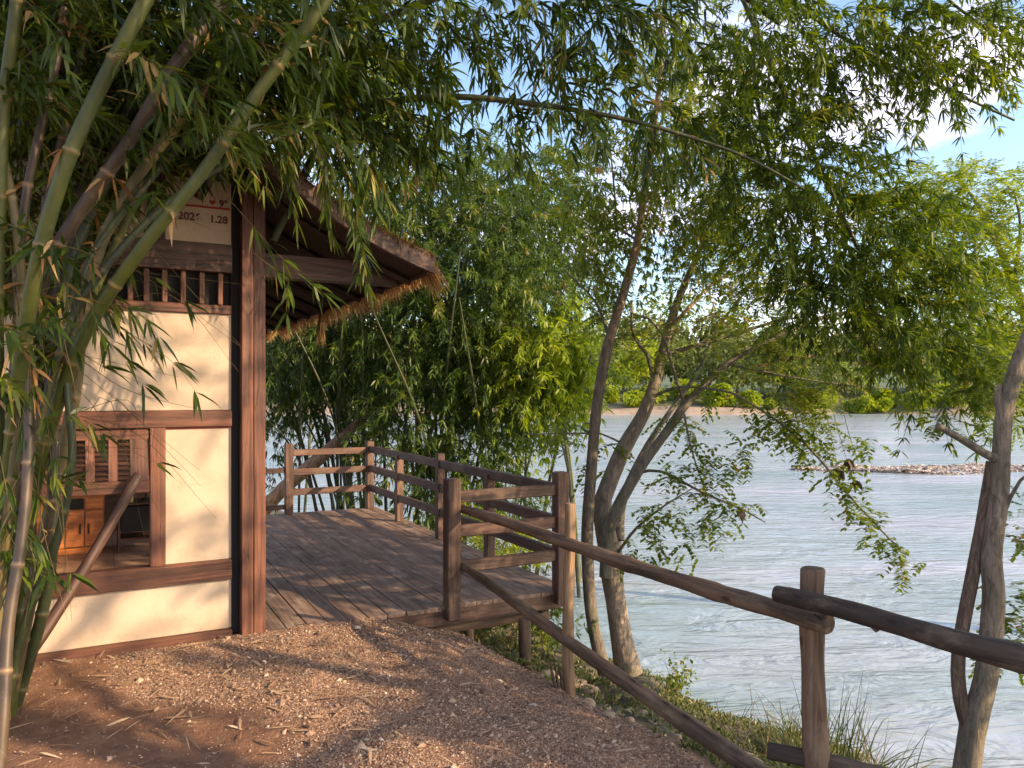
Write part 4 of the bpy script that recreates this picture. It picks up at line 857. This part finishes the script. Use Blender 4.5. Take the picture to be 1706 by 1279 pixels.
bamboo_blobs(B, TW, [(1200, 20, 5.2, 120, 60, .5, 60), (1330, 40, 5.3, 120, 70, .5, 80), (1450, 40, 5.3, 120, 70, .5, 76), (1560, 40, 5.3, 100, 70, .4, 66), (1650, 70, 5.3, 50, 50, .4, 30), (1590, 110, 5.4, 80, 26, .3, 22), (1300, 140, 5.4, 100, 50, .4, 36), (1400, 140, 5.4, 60, 40, .3, 16), (1500, 150, 5.4, 30, 40, .2, 7),
   (1290, 270, 5.6, 130, 80, .5, 105), (1370, 360, 5.6, 120, 90, .5, 160), (1450, 430, 5.6, 110, 90, .5, 170), (1520, 530, 5.5, 80, 60, .4, 100), (1580, 640, 5.5, 50, 30, .3, 22), (1400, 510, 5.5, 90, 50, .4, 56), (1250, 370, 5.7, 70, 60, .4, 20), (1520, 400, 5.8, 50, 50, .4, 24), (1550, 580, 5.5, 40, 30, .3, 12), (1190, 240, 5.6, 70, 50, .4, 14)],
   .36, 6, 8, .088, .0125, .3, spread=1.1, down=.15)
B.build('foliage', M['leafE'], rb_); TW.build('twigs', M['culm_d'], rb_)

# ------------------------------------------------------------------ bamboo grove behind the deck
def grove(name, lab, base_u, bY, tops, blobs, ncul, seed, mats, L=.135, W=.021, mat='leafB'):
    g = np.random.default_rng(seed); o = thing(name, (P(base_u, 0, bY)[0], bY, gz(P(base_u, 0, bY)[0], bY)), lab, 'bamboo')
    for k in range(ncul):
        b0 = P(base_u+g.normal(0, 38), 0, bY+g.normal(0, .35)); b0[2] = gz(b0[0], b0[1])-.1
        tu, tv = tops[k % len(tops)]; tp = P(tu+g.normal(0, 28), tv+g.normal(0, 35), bY+g.normal(0, .9)); m1 = b0+(tp-b0)*.5+np.array([(b0[0]-tp[0])*.13, 0, .35])
        r = g.uniform(.018, .032); q = spline(np.array([[*b0, r], [*m1, r*.85], [*tp, r*.4]]), .25); Vv, Fq = tube_geo(q, 7); ring = np.repeat((np.arange(len(q)) % 2 == 0)*.12, 7)
        mesh_np('culm', Vv, Fq, M[mats[k % len(mats)]], o, True, {'ring': ring})
    B = Batch(); TW = Batch(); bamboo_blobs(B, TW, blobs, .6, 7, 6, L, W, .4, out=(.1, -.2, 0), twig=.003, spread=1.05, down=.25)
    B.build('foliage', M[mat], o); TW.build('twigs', M['culm_d'], o); return o
grove('bamboo_clump', 'left bamboo clump behind the deck with dark fanning stems', 570, 12.6, [(400, 520), (450, 480), (500, 450), (350, 560), (540, 430), (590, 400), (480, 450), (620, 430)],
    [(460, 600, 12.6, 60, 70, .8, 110), (520, 560, 12.8, 80, 80, .8, 150), (600, 560, 12.4, 80, 70, .8, 150), (560, 480, 12.6, 110, 80, .9, 190), (640, 420, 12.6, 90, 90, .8, 190), (620, 640, 12.8, 60, 60, .6, 70), (500, 660, 13.0, 60, 40, .6, 46), (570, 690, 13.2, 60, 40, .5, 50), (455, 720, 13, 30, 60, .5, 26), (640, 330, 13, 90, 70, .8, 130), (700, 300, 13.4, 70, 50, .8, 80), (560, 230, 13.4, 110, 80, .9, 120)], 24, 11, ['culm_d'])
grove('bamboo_clump', 'right bamboo clump behind the deck with hanging yellow green foliage', 720, 12.0, [(640, 520), (690, 480), (750, 450), (820, 460), (880, 520), (780, 500), (720, 430), (860, 580)],
    [(690, 560, 12, 70, 90, .7, 150), (760, 520, 12, 90, 80, .8, 190), (850, 490, 12, 80, 70, .8, 150), (800, 620, 11.8, 80, 70, .7, 130), (860, 600, 11.8, 60, 60, .6, 100), (700, 690, 11.7, 90, 60, .5, 120), (790, 740, 11.6, 60, 60, .5, 90), (840, 690, 11.6, 30, 50, .4, 26), (760, 430, 12.4, 110, 60, .8, 160), (860, 400, 12.6, 90, 60, .8, 120), (760, 350, 13, 110, 60, .8, 130), (870, 330, 13, 90, 60, .8, 110), (680, 780, 11.6, 70, 40, .4, 46), (790, 820, 11.2, 80, 40, .4, 60), (840, 860, 10.5, 50, 40, .3, 34)], 22, 12, ['culm_d'])
o = grove('bamboo_clump', 'pale yellow green bamboo thicket at the water edge between the deck and the trees', 900, 12.2, [(880, 540), (930, 560), (960, 600), (840, 600)],
    [(905, 565, 11.6, 60, 45, .6, 120), (940, 600, 11.8, 40, 60, .5, 90), (890, 645, 11.6, 60, 45, .5, 90), (950, 650, 11.8, 24, 30, .4, 30), (850, 720, 13.0, 24, 40, .4, 14)], 7, 13, ['culm_d', 'culm'], .13, .026, 'leafD')
grove('bamboo_clump', 'tall bluish green bamboo clump rising behind the others above the deck', 820, 17, [(700, 280), (800, 260), (900, 280), (980, 330), (1000, 400)],
    [(700, 290, 17, 110, 60, 1, 130), (820, 290, 17, 110, 60, 1, 160), (930, 310, 17, 80, 60, 1, 80), (960, 390, 17, 40, 70, 1, 34), (880, 400, 17.2, 130, 80, 1, 150), (780, 480, 17.4, 150, 100, 1, 150), (620, 560, 17, 170, 110, 1, 150), (930, 480, 17, 60, 60, .8, 60)], 12, 14, ['culm_d'], .18, .028)

grove('bamboo_clump', 'sunlit lime green bamboo crown showing above the hut roof', 560, 15.5, [(560, 160), (600, 120), (640, 180)],
    [(570, 90, 15.5, 60, 60, .8, 70), (620, 130, 15.5, 50, 50, .8, 60), (560, 180, 15.5, 70, 60, .8, 60), (640, 40, 15.8, 60, 40, .6, 20)], 4, 15, ['culm_d'], .17, .03, 'leafD')
# leaning bare trunk beyond the deck
lt = [[*P(400, 880, 12.0), .11], [*P(470, 815, 12), .105], [*P(530, 765, 12), .10], [*P(600, 700, 12.2), .07], [*P(660, 640, 12.4), .04]]
lt0 = list(lt[0]); lt0[2] = gz(lt0[0]-.8, 12)-.1; lt0[0] -= .8
props(tube('leaning_trunk', [lt0]+lt, M['bark_pale'], None, 12, .08, .15), 'bare tan trunk leaning over the water beyond the far deck railing', 'tree trunk')

# ------------------------------------------------------------------ river bank trees
def limb(parent, pts, mat, name='limb', sides=10, rough=.1, seed=0, step=.1):
    if parent.name in ('forked_tree', 'slender_tree', 'twin_stem_tree'): pts = [(u, v, Y, w*.78) for u, v, Y, w in pts]
    return tube(name, [[*P(u, v, Y), w/2/F*Y] for u, v, Y, w in pts], mat, parent, sides, rough, step, seed)
# slender leaning tree
t1 = thing('slender_tree', ground_hit(1018, 1140), 'slender leaning tree with pale upper trunk right of the deck', 'tree')
limb(t1, [(1025, 1165, 6.7, 34), (1005, 1110, 6.7, 30), (985, 1020, 6.7, 26), (978, 900, 6.7, 25), (984, 800, 6.7, 24), (994, 680, 6.7, 23), (1012, 580, 6.7, 22), (1038, 490, 6.7, 20), (1060, 410, 6.7, 17), (1072, 330, 6.7, 15), (1086, 230, 6.7, 13), (1100, 130, 6.7, 11), (1104, 40, 6.7, 8), (1110, -60, 6.7, 6)], M['bark_slender'], 'trunk', 12, .07, 3)
limb(t1, [(1086, 240, 6.7, 7), (1125, 150, 6.6, 5), (1165, 75, 6.6, 4)], M['bark_grey']); limb(t1, [(1062, 400, 6.7, 6), (1020, 380, 6.9, 5), (960, 400, 7, 3)], M['bark_grey'])
limb(t1, [(1030, 400, 6.9, 4), (1022, 300, 6.9, 4), (1016, 240, 7, 3)], M['bark_grey']); limb(t1, [(1015, 560, 6.7, 8), (990, 500, 7, 5), (940, 450, 7.2, 3)], M['bark_grey'])
limb(t1, [(1070, 340, 6.7, 7), (1130, 270, 6.9, 5), (1200, 150, 7, 3)], M['bark_grey'])
B = Batch(); TW = Batch()
bl = [(1010, 300, 6.9, 70, 60, .5, 95), (1080, 160, 6.9, 90, 70, .5, 110), (980, 400, 7, 50, 50, .4, 60), (1150, 260, 6.9, 90, 70, .5, 110), (1210, 150, 7, 90, 60, .4, 90), (1130, 360, 6.9, 80, 60, .5, 85), (1240, 60, 7.2, 90, 60, .4, 60), (1230, 330, 7.1, 80, 70, .4, 60), (960, 470, 7, 30, 30, .3, 16), (1150, 440, 7, 80, 50, .4, 30), (1040, 60, 6.9, 80, 50, .4, 40), (900, 250, 7.4, 70, 40, .4, 24)]
bamboo_blobs(B, TW, bl, .42, 6, 6, .075, .015, .25, spread=1.1, down=.1); B.build('crown', M['leafC'], t1); TW.build('twigs', M['bark_grey'], t1)

# forked tree with feather leaves
t2 = thing('forked_tree', ground_hit(1040, 1085), 'thick grey tree forking low into leaning limbs over the river', 'tree')
limb(t2, [(1048, 1120, 7, 60), (1035, 1060, 7, 50), (1020, 960, 7, 46), (1018, 900, 7, 44)], M['bark_mix'], 'trunk', 14, .12, 5)
limb(t2, [(1018, 925, 7, 48), (1003, 850, 7, 40), (1012, 810, 7, 38), (1040, 745, 7, 36), (1072, 690, 7, 30), (1090, 640, 7.0, 25), (1108, 570, 7.1, 20), (1130, 500, 7.2, 16), (1160, 430, 7.3, 12), (1190, 360, 7.4, 9), (1230, 250, 7.4, 6)], M['bark_mix'], 'limb', 12, .1, 6)
limb(t2, [(1010, 960, 6.9, 30), (1015, 880, 6.85, 26), (1060, 790, 6.8, 24), (1110, 720, 6.8, 20), (1150, 665, 6.8, 17), (1220, 600, 6.8, 14), (1290, 562, 6.8, 12), (1360, 532, 6.8, 10), (1440, 515, 6.8, 7)], M['bark_grey'], 'limb', 12, .08, 7)
limb(t2, [(1030, 900, 7, 26), (1032, 850, 7.1, 24), (1050, 800, 7.2, 18), (1080, 740, 7.3, 14), (1120, 680, 7.4, 11), (1165, 615, 7.5, 8), (1200, 540, 7.6, 6), (1260, 460, 7.6, 4), (1290, 380, 7.6, 3)], M['bark_grey'], 'limb')
limb(t2, [(1090, 640, 7, 12), (1078, 590, 7, 8), (1055, 560, 6.9, 6), (1052, 500, 6.9, 5)], M['bark_grey']); limb(t2, [(1140, 670, 6.8, 8), (1120, 610, 6.8, 7), (1105, 560, 6.8, 6), (1080, 530, 6.8, 5), (1050, 520, 6.8, 3)], M['bark_grey'])
limb(t2, [(1110, 590, 7.1, 11), (1180, 570, 7.1, 9), (1260, 545, 7.1, 7), (1320, 528, 7.1, 5)], M['bark_grey']); limb(t2, [(1122, 540, 7.1, 9), (1160, 500, 7.2, 7), (1190, 470, 7.3, 5), (1260, 440, 7.4, 3)], M['bark_pale'])
limb(t2, [(1090, 660, 6.9, 8), (1130, 645, 6.7, 6), (1200, 650, 6.5, 5), (1240, 665, 6.4, 5), (1320, 720, 6.3, 5), (1370, 770, 6.2, 5), (1410, 820, 6.2, 4), (1470, 885, 6.1, 4), (1510, 925, 6.1, 3)], M['bark_grey'])
limb(t2, [(1050, 790, 7, 8), (1100, 785, 6.7, 6), (1170, 820, 6.5, 5), (1240, 850, 6.4, 4), (1275, 870, 6.4, 2)], M['bark_grey']); limb(t2, [(1030, 920, 6.9, 8), (1060, 880, 6.7, 6), (1110, 840, 6.5, 4), (1160, 810, 6.4, 2)], M['bark_grey'])
limb(t2, [(1140, 690, 6.8, 5), (1150, 740, 6.6, 4), (1165, 790, 6.5, 3), (1180, 830, 6.5, 2)], M['bark_grey']); limb(t2, [(985, 722, 6.9, 4), (930, 722, 6.8, 3), (870, 724, 6.8, 2)], M['bark_grey']); limb(t2, [(1040, 740, 7, 5), (1000, 722, 6.9, 4), (975, 722, 6.9, 3)], M['bark_grey'])
limb(t2, [(1210, 605, 6.8, 6), (1300, 625, 6.6, 5), (1400, 640, 6.5, 3), (1500, 650, 6.4, 2)], M['bark_grey'])
limb(t2, [(1258, 612, 6.9, 8), (1300, 600, 6.9, 8), (1350, 594, 6.9, 7), (1395, 589, 6.9, 5)], M['bark_pale'], 'broken_branch'); 
for k in range(7):
    u = 1262+k*18; limb(t2, [(u, 606-k*2, 6.9, 2.5), (u+20, 630, 6.8, 2), (u+45, 700+rng.uniform(-10, 30), 6.8, 1.5), (u+60, 770, 6.8, 1)], M['bark_grey'], 'hanging_twig', 5)
B = Batch(); TW = Batch()
def feather(u, v, Y, ru, rv, rY, n, Lr=.20, pairs=7, lf=.058, wf=.025):
    c, r = pblob(u, v, Y, ru, rv, rY); o, d = ell(n, c, r); 
    k = 4; o = np.repeat(o, k, 0)+rng.normal(0, .02, (n*k, 3)); pinnate(B, TW, o, np.repeat(d, k, 0)*.5+rsph(n*k)+[0, 0, .15], Lr, pairs, lf, wf, .3)
def feather_line(pts, n, sp=.06, Lr=.14, **kw):
    q = spline(np.array([P(*p_) for p_ in pts]), .03); sel = rng.integers(int(len(q)*.1), len(q), n); pinnate(B, TW, q[sel]+rng.normal(0, sp, (n, 3)), rsph(n)+[0, 0, -.35], Lr, 5, .060, .033)
for a in [(1180, 500, 7.2, 90, 70, .6, 30), (1250, 560, 6.9, 90, 40, .5, 20), (1090, 540, 7, 60, 50, .4, 15), (1050, 600, 7.1, 30, 60, .3, 8), (1180, 620, 7, 70, 40, .4, 10), (1290, 660, 6.6, 60, 50, .5, 20), (1340, 690, 6.5, 60, 40, .4, 20), (1370, 600, 6.7, 90, 50, .5, 24), (1130, 690, 6.7, 50, 30, .3, 5), (1230, 450, 7.4, 90, 60, .4, 60), (1170, 380, 7.4, 60, 50, .4, 34), (1240, 270, 7.4, 60, 70, .4, 40), (1020, 530, 7, 30, 40, .3, 14), (1300, 560, 7, 60, 30, .3, 24)]: feather(*a)
for pts, n in [([(1240, 665, 6.4), (1320, 720, 6.3), (1370, 770, 6.2), (1410, 820, 6.2)], 60), ([(1410, 820, 6.2), (1470, 885, 6.1), (1525, 945, 6.1)], 48), ([(1320, 710, 6.3), (1400, 730, 6.3), (1460, 745, 6.3)], 24), ([(1370, 770, 6.2), (1420, 800, 6.2), (1445, 840, 6.2)], 16),
    ([(1100, 785, 6.7), (1170, 820, 6.5), (1240, 850, 6.4)], 44), ([(1060, 880, 6.7), (1110, 850, 6.5), (1200, 880, 6.4)], 50), ([(1090, 800, 6.6), (1160, 780, 6.5), (1250, 780, 6.4)], 34), ([(990, 722, 6.9), (930, 722, 6.8), (880, 726, 6.8)], 26), ([(1140, 690, 6.8), (1165, 790, 6.5)], 22), ([(1040, 740, 7), (1000, 770, 6.9), (960, 790, 6.8)], 16), ([(1260, 740, 6.4), (1200, 740, 6.4)], 14), ([(1040, 940, 6.8), (1110, 900, 6.6), (1150, 910, 6.5)], 26)]: feather_line(pts, n)
B.build('crown', M['leafC'], t2); TW.build('twigs', M['bark_grey'], t2)
# a few big dry leaves caught in the branch tips
B = Batch()
for (u, v, Y) in ((1235, 850, 6.4), (1395, 780, 6.2), (1415, 765, 6.2), (1425, 800, 6.2)):
    fans(B, P(u, v, Y)[None], np.array([[0, 0, -1.]]), 9, .09, .05, shape='oval')
B.build('withered_leaves', M['bark_brown'], t2)

# twin stem tree at the right edge
t3 = thing('twin_stem_tree', (2.5, 4.15, gz(2.5, 4.15)), 'twin stemmed brown tree with a sawn stub at the right edge', 'tree')
limb(t3, [(1600, 1400, 4.2, 62), (1608, 1290, 4.2, 56), (1620, 1215, 4.2, 50), (1645, 1110, 4.2, 44), (1656, 1000, 4.2, 42), (1652, 930, 4.2, 40), (1662, 850, 4.2, 38), (1668, 760, 4.2, 36), (1674, 690, 4.2, 34), (1692, 620, 4.2, 32), (1722, 540, 4.2, 28), (1790, 400, 4.2, 22), (1850, 200, 4.2, 15), (1900, 50, 4.2, 9), (1930, -80, 4.2, 3)], M['bark_mix'], 'trunk', 16, .13, 8, .07)
limb(t3, [(1618, 1225, 4.22, 34), (1600, 1165, 4.22, 30), (1597, 1090, 4.25, 28), (1620, 960, 4.25, 27), (1640, 850, 4.25, 26), (1655, 770, 4.22, 28)], M['bark_brown'], 'trunk', 12, .1, 9, .07)
limb(t3, [(1672, 770, 4.2, 24), (1640, 755, 4.18, 18), (1600, 730, 4.15, 16), (1562, 709, 4.12, 14)], M['bark_grey'], 'sawn_stub', 12, .05, 10)
limb(t3, [(1668, 690, 4.2, 22), (1662, 660, 4.2, 16), (1665, 640, 4.2, 9)], M['bark_mix'], 'limb'); limb(t3, [(1670, 860, 4.2, 10), (1700, 800, 4.1, 7), (1760, 760, 4.0, 5)], M['bark_grey'], 'limb')
B = Batch(); TW = Batch()
for a in [(1950, 120, 4.2, 150, 150, .5, 70), (1900, -60, 4.2, 120, 90, .5, 50), (2000, 330, 4.2, 120, 90, .4, 30), (1680, 640, 4.9, 40, 30, .3, 8), (1640, 620, 5.2, 60, 40, .4, 22), (1600, 700, 5.0, 50, 16, .2, 7), (1690, 1010, 4.3, 30, 40, .2, 8), (1685, 1080, 4.6, 40, 30, .2, 12), (1700, 880, 4.6, 20, 40, .2, 6)]: feather(*a, Lr=.13, lf=.036)
B.build('crown', M['leafC'], t3); TW.build('twigs', M['bark_grey'], t3)

# light feathery tree beyond, right
t4_ = thing('feathery_tree', (6.4, 9.6, gz(6.4, 9.6)), 'airy light green feather leaved tree beyond the right tree', 'tree')
limb(t4_, [(1760, 900, 9.5, 26), (1750, 720, 9.5, 22), (1720, 560, 9.5, 18), (1680, 450, 9.5, 12), (1640, 360, 9.5, 6), (1600, 300, 9.5, 3)], M['bark_grey'], 'trunk')
t4b = t4_.location; limb(t4_, [(1765, 1100, 9.5, 30), (1760, 890, 9.5, 26)], M['bark_grey'], 'trunk')
for pts in [[(1700, 500, 9.5, 8), (1640, 440, 9.3, 5), (1560, 400, 9.2, 3)], [(1690, 470, 9.5, 8), (1700, 380, 9.6, 5), (1690, 320, 9.6, 3)], [(1725, 580, 9.5, 8), (1660, 560, 9.3, 5), (1590, 560, 9.2, 3)], [(1606, 440, 9.3, 5), (1650, 390, 9.3, 4), (1700, 350, 9.3, 3)]]: limb(t4_, pts, M['bark_grey'])
B = Batch(); TW = Batch()
for a in [(1600, 320, 9.5, 80, 50, .7, 110), (1560, 400, 9.4, 60, 60, .6, 80), (1640, 420, 9.4, 80, 60, .6, 110), (1700, 340, 9.5, 50, 50, .6, 50), (1600, 500, 9.3, 90, 60, .6, 110), (1690, 480, 9.4, 60, 60, .6, 70), (1600, 590, 9.3, 70, 50, .6, 70), (1690, 590, 9.3, 60, 60, .5, 60), (1690, 680, 9.3, 40, 40, .5, 34), (1510, 330, 9.5, 40, 50, .4, 26)]: feather(*a, Lr=.22, pairs=7, lf=.06, wf=.026)
B.build('crown', M['leafD'], t4_); TW.build('twigs', M['bark_grey'], t4_)

# ------------------------------------------------------------------ unseen trees added right of the view, crowns shaped to block the sun
for (bx, by, hh, cl, seed, lb) in ((5.9, .2, 9.5, [((6.0, .8, 6.9), (1.5, 2.6, 1.5), 230), ((6.2, 2.3, 2.9), (1.0, 1.3, .4), 22), ((5.6, -.9, 6.3), (1.3, 1.6, 1.4), 130), ((6.0, 1.3, 4.5), (1.0, 1.5, .8), 34)], 21, 'tall unseen tree added right of the fence to shade the path'),
    (7.6, -2.2, 8, [((7.4, -1.6, 3.3), (1.4, 1.3, .9), 120), ((7.6, -2.4, 5.6), (1.5, 1.5, 1.4), 120)], 22, 'second unseen tree added farther back to block the sun'),
    (4.7, 1.9, 4, [((5.3, 1.9, 2.0), (.9, 1.3, .85), 190), ((4.4, .4, 1.5), (.7, .8, .6), 60), ((5.4, 3.5, 2.2), (.9, .9, 1.1), 130), ((4.3, 2.2, 1.2), (.5, .7, .6), 60)], 23, 'low unseen bushy tree added right of the twin trunks to shade the fence')):
    o_ = thing('bank_tree', (bx, by, gz(bx, by)), lb, 'tree'); z0_ = gz(bx, by)-.2
    tube('trunk', [[bx, by, z0_, .14], [bx+.1, by, hh*.4, .11], [bx, by+.2, hh*.8, .05]], M['bark_brown'], o_, 12, .1, .15)
    B = Batch(); TW = Batch(); fine_limbs(TW, [(bx+.05, by+.1, hh*.35)]*len(cl), [c for c, r, n in cl], .05, .02)
    for c, r, n in cl: o, d = ell(n, c, r); o = np.repeat(o, 5, 0)+rng.normal(0, .09, (n*5, 3)); pinnate(B, TW, o, rsph(n*5), .24, 6, .085, .042)
    B.build('crown', M['leafC'], o_); TW.build('twigs', M['bark_grey'], o_)

# ------------------------------------------------------------------ shrubs, grass, ground cover
def shrub(name, u, v, r, h, n, lab, mat='leafC', L=.05, W=.02, cat='shrub', shape='oval'):
    p = ground_hit(u, v); o_ = thing(name, p, lab, cat); B = Batch(); TW = Batch()
    st = np.tile(p, (14, 1))+rng.normal(0, .02, (14, 3)); d = rsph(14); d[:, 2] = abs(d[:, 2])+1; ln = h*rng.uniform(.6, 1, 14); en = st+unit(d)*ln[:, None]*[r/h*1.6, r/h*1.6, 1]
    m = 7; s = np.linspace(0, 1, m); pts = st[:, None]+(en-st)[:, None]*s[None, :, None]; strips(TW, pts, .004)
    q = pts[:, 2:].reshape(-1, 3); sel = rng.integers(0, len(q), n); fans(B, q[sel]+rng.normal(0, r*.25, (n, 3)), rsph(n)+[0, 0, .3], 4, L, W, shape=shape, down=.1)
    B.build('foliage', M[mat], o_); TW.build('stems', M['bark_grey'], o_); return o_
shrub('shrub', 1128, 1165, .16, .42, 110, 'small leafy shrub on the bank just left of the black hose', 'leafC', .045, .022)
shrub('shrub', 905, 1085, .14, .4, 80, 'bright green weed growing between the support log and the pale post', 'leafD', .06, .02, shape='oval')
shrub('shrub', 835, 1040, .18, .32, 90, 'low green weeds under the near edge of the deck', 'leafB', .07, .012, shape='oval')
shrub('shrub', 1690, 1190, .2, .5, 70, 'leafy shrub at the right edge behind the twin trunks', 'leafC', .06, .028)
def tuft(u, v, n, h, lab, mat='grass', sp=.1, W=.008, cat='grass tuft'):
    p = ground_hit(u, v) if not isinstance(u, tuple) else np.array(u); B = Batch(); a = rng.uniform(0, 2*PI, n); lean = rng.uniform(.1, .9, n); hh = rng.uniform(.4, 1, n)*h; m = 7; s = np.linspace(0, 1, m)
    base = p+np.column_stack([rng.normal(0, sp, n), rng.normal(0, sp, n), np.zeros(n)]); d = np.column_stack([np.cos(a)*lean, np.sin(a)*lean, np.ones(n)]); 
    pts = base[:, None]+d[:, None]*(hh[:, None]*s)[:, :, None]; pts[:, :, 2] -= (hh*lean*.75)[:, None]*s[None]**2.5
    S = unit(np.cross(d, rsph(n)))[:, None]*(W*(1-s**2)+.0006)[None, :, None]/2; V = np.stack([pts-S, pts+S], 2).reshape(-1, 3); i = (np.arange(n)*m*2)[:, None]+(np.arange(m-1)*2)[None]; q = np.stack([i, i+1, i+3, i+2], -1).reshape(-1, 4)
    B.add(V, [q], np.repeat(rng.random(n), m*2)); return props(B.build('grass_tuft', M[mat]), lab, cat)
tuft((1.95, 4.55, gz(1.95, 4.55)), 0, 300, 1.0, 'big arching grass tuft between the near post and twin trunks', sp=.12)
tuft((2.05, 5.6, gz(2.05, 5.6)), 0, 200, .6, 'second grass tuft lower on the bank behind the near post', sp=.12)
tuft((2.35, 3.9, gz(2.35, 3.9)), 0, 120, .45, 'low grass tuft at the foot of the twin trunks', sp=.12)
B = Batch(); n = 5200; t = rng.uniform(-4, 4.5, n); d = rng.uniform(.15, 3.4, n)**1.0; q0 = EE+np.outer(t, [-.54, .84])+np.outer(d, NN)
dens = vnoise(q0[:, 0], q0[:, 1], 1.6, 12); k_ = (rng.random(n) < (.15+dens*1.2)*smooth(.1, .5, d)); q0 = q0[k_]; n = len(q0)
pos = np.column_stack([q0, terrain(q0[:, 0], q0[:, 1])]); fans(B, pos+[0, 0, .02], np.tile([0, 0, 1.], (n, 1)), 5, .075, .011, spread=.8, down=-.2, shape='blade')
n2 = 3500; pos2 = pos[rng.integers(0, n, n2)]+rng.normal(0, .04, (n2, 3))*[1, 1, .3]+[0, 0, .03]; fans(B, pos2, np.tile([0, 0, 1.], (n2, 1)), 5, .035, .02, spread=1, down=0, shape='oval')
props(B.build('ground_cover', M['grass']), 'mixed low weeds and grass covering the slope of the bank', 'ground cover', kind='stuff')
# yellow green undergrowth outside the deck railing
def undergrowth(lab, u0, v0, Y0, blobs, mat):
    p = P(u0, v0, Y0); p[2] = gz(p[0], p[1]); o_ = thing('undergrowth_bush', p, lab, 'bush'); B = Batch(); TW = Batch()
    for (u, v, Y, ru, rv, rY, n) in blobs:
        c, r = pblob(u, v, Y, ru, rv, rY); o, d = ell(n, c, r); branchlets(B, TW, o, d*.6+[0, 0, .8], .3, 4, 5, .08, .02, .3, shape='oval')
        strips(TW, np.linspace(0, 1, 5)[None, :, None]*(c-p)[None, None, :]+p+rng.normal(0, .05, (4, 1, 3)), .006)
    B.build('foliage', M[mat], o_); TW.build('stems', M['bark_grey'], o_)
undergrowth('bright yellow green bush seen through the near deck railing', 850, 930, 8.2, [(830, 905, 8.6, 50, 30, .3, 60), (885, 925, 8.3, 30, 22, .3, 34), (790, 870, 9.2, 40, 20, .3, 30)], 'leafD')
undergrowth('straw and green scrub under the deck corner', 830, 1040, 6.9, [(820, 1040, 7.0, 40, 20, .3, 26), (890, 1020, 7.0, 30, 24, .3, 22), (930, 1050, 6.6, 24, 30, .2, 16)], 'leafB')
# tangle of dead twigs at the water edge
B = Batch(); c = P(1255, 1200, 5.6); c[2] = gz(c[0], c[1])+.05
n = 90; st = c+rng.normal(0, 1, (n, 3))*[.28, .22, .03]; en = st+rsph(n)*[.25, .25, .22]+[0, 0, .1]; mid = (st+en)/2+rng.normal(0, .04, (n, 3)); strips(B, np.stack([st, mid, en], 1), .003)
props(B.build('dead_twigs', M['bark_brown']), 'tangle of dead brown twigs beside the black hose', 'twigs', kind='stuff')

# ------------------------------------------------------------------ far bank trees
def far_tree(seed, h, w, mat):
    g = np.random.default_rng(seed); root = bpy.data.objects.new('bank_tree', None); C.objects.link(root)
    q = spline(np.array([[0, 0, -.5, .18], [g.normal(0, .15), 0, h*.3, .14], [g.normal(0, .3), 0, h*.75, .05]]), .6); Vv, Fq = tube_geo(q, 8, .1); TB = Batch(); TB.add(Vv, Fq)
    B = Batch(); 
    for k in range(9):
        c = np.array([g.normal(0, w*.24), g.normal(0, w*.24), g.uniform(.3, .85)*h]); r = np.array([w*.26, w*.26, h*.17])*g.uniform(.7, 1.2)
        o, d = ell(210, c, r, .5); leaves(B, o, d+rsph(210)*.7, g.uniform(.35, .7, 210), g.uniform(.22, .4, 210), .3, np.clip(g.normal(.5, .2)+g.normal(0, .15, 210), 0, 1), 'oval', 1.2)
        a = np.array([0, 0, h*.3]); V2, F2 = tube_geo(np.array([[*a, .07], [*((a+c)/2+[0, 0, .2]), .05], [*c, .02]]), 5); TB.add(V2, F2)
    TB.build('trunk', M['bark_brown'], root, True); B.build('crown', M[mat], root); return root
protos = [far_tree(1, 9, 8, 'leafF'), far_tree(2, 7.5, 7.5, 'leafF'), far_tree(3, 8.5, 6, 'leafD'), far_tree(4, 7, 5.5, 'leafDry'), far_tree(5, 3.2, 4.5, 'leafD')]
looks = ['broad dark olive tree on the far bank', 'round olive tree on the far bank', 'narrow bright green tree on the far bank', 'small dry yellowish tree on the far bank', 'low yellow green bush on the far bank']
def place(k, x, y, s, rz, first):
    pr_ = protos[k]; o = pr_ if first else pr_.copy()
    if not first:
        C.objects.link(o)
        for ch in pr_.children: c = ch.copy(); C.objects.link(c); c.parent = o
    o.location = (x, y, gz(x, y)-.1); o.scale = (s, s, s*random.uniform(.9, 1.1)); o.rotation_euler.z = rz
    return props(o, looks[k], 'bush' if k == 4 else 'tree', 'trees along the far bank')
used = set(); random.seed(5)
for x in np.arange(-44, 84, 4.6):
    k = random.choice([0, 1, 2, 3]); place(k, x+random.uniform(-1.5, 1.5), 112+random.uniform(-3, 4), random.uniform(.95, 1.4), random.uniform(0, 6), k not in used); used.add(k)
for x in np.arange(-40, 80, 6.5):
    k = random.choice([0, 1, 3]); place(k, x+random.uniform(-2, 2), 124+random.uniform(-3, 5), random.uniform(1.4, 1.9), random.uniform(0, 6), k not in used); used.add(k)
for x in np.arange(-20, 74, 2.9):
    k = 4; place(k, x+random.uniform(-2, 2), 104.5+random.uniform(-1.5, 4), random.uniform(.45, 1.1), random.uniform(0, 6), k not in used); used.add(k)
for o_ in C.objects:
    if o_.parent is not None and o_.name.split('.')[0] in ('twigs', 'stems', 'foliage', 'crown'): o_['kind'] = 'stuff'
print('verts', sum(len(o.data.vertices) for o in C.objects if o.type == 'MESH'))
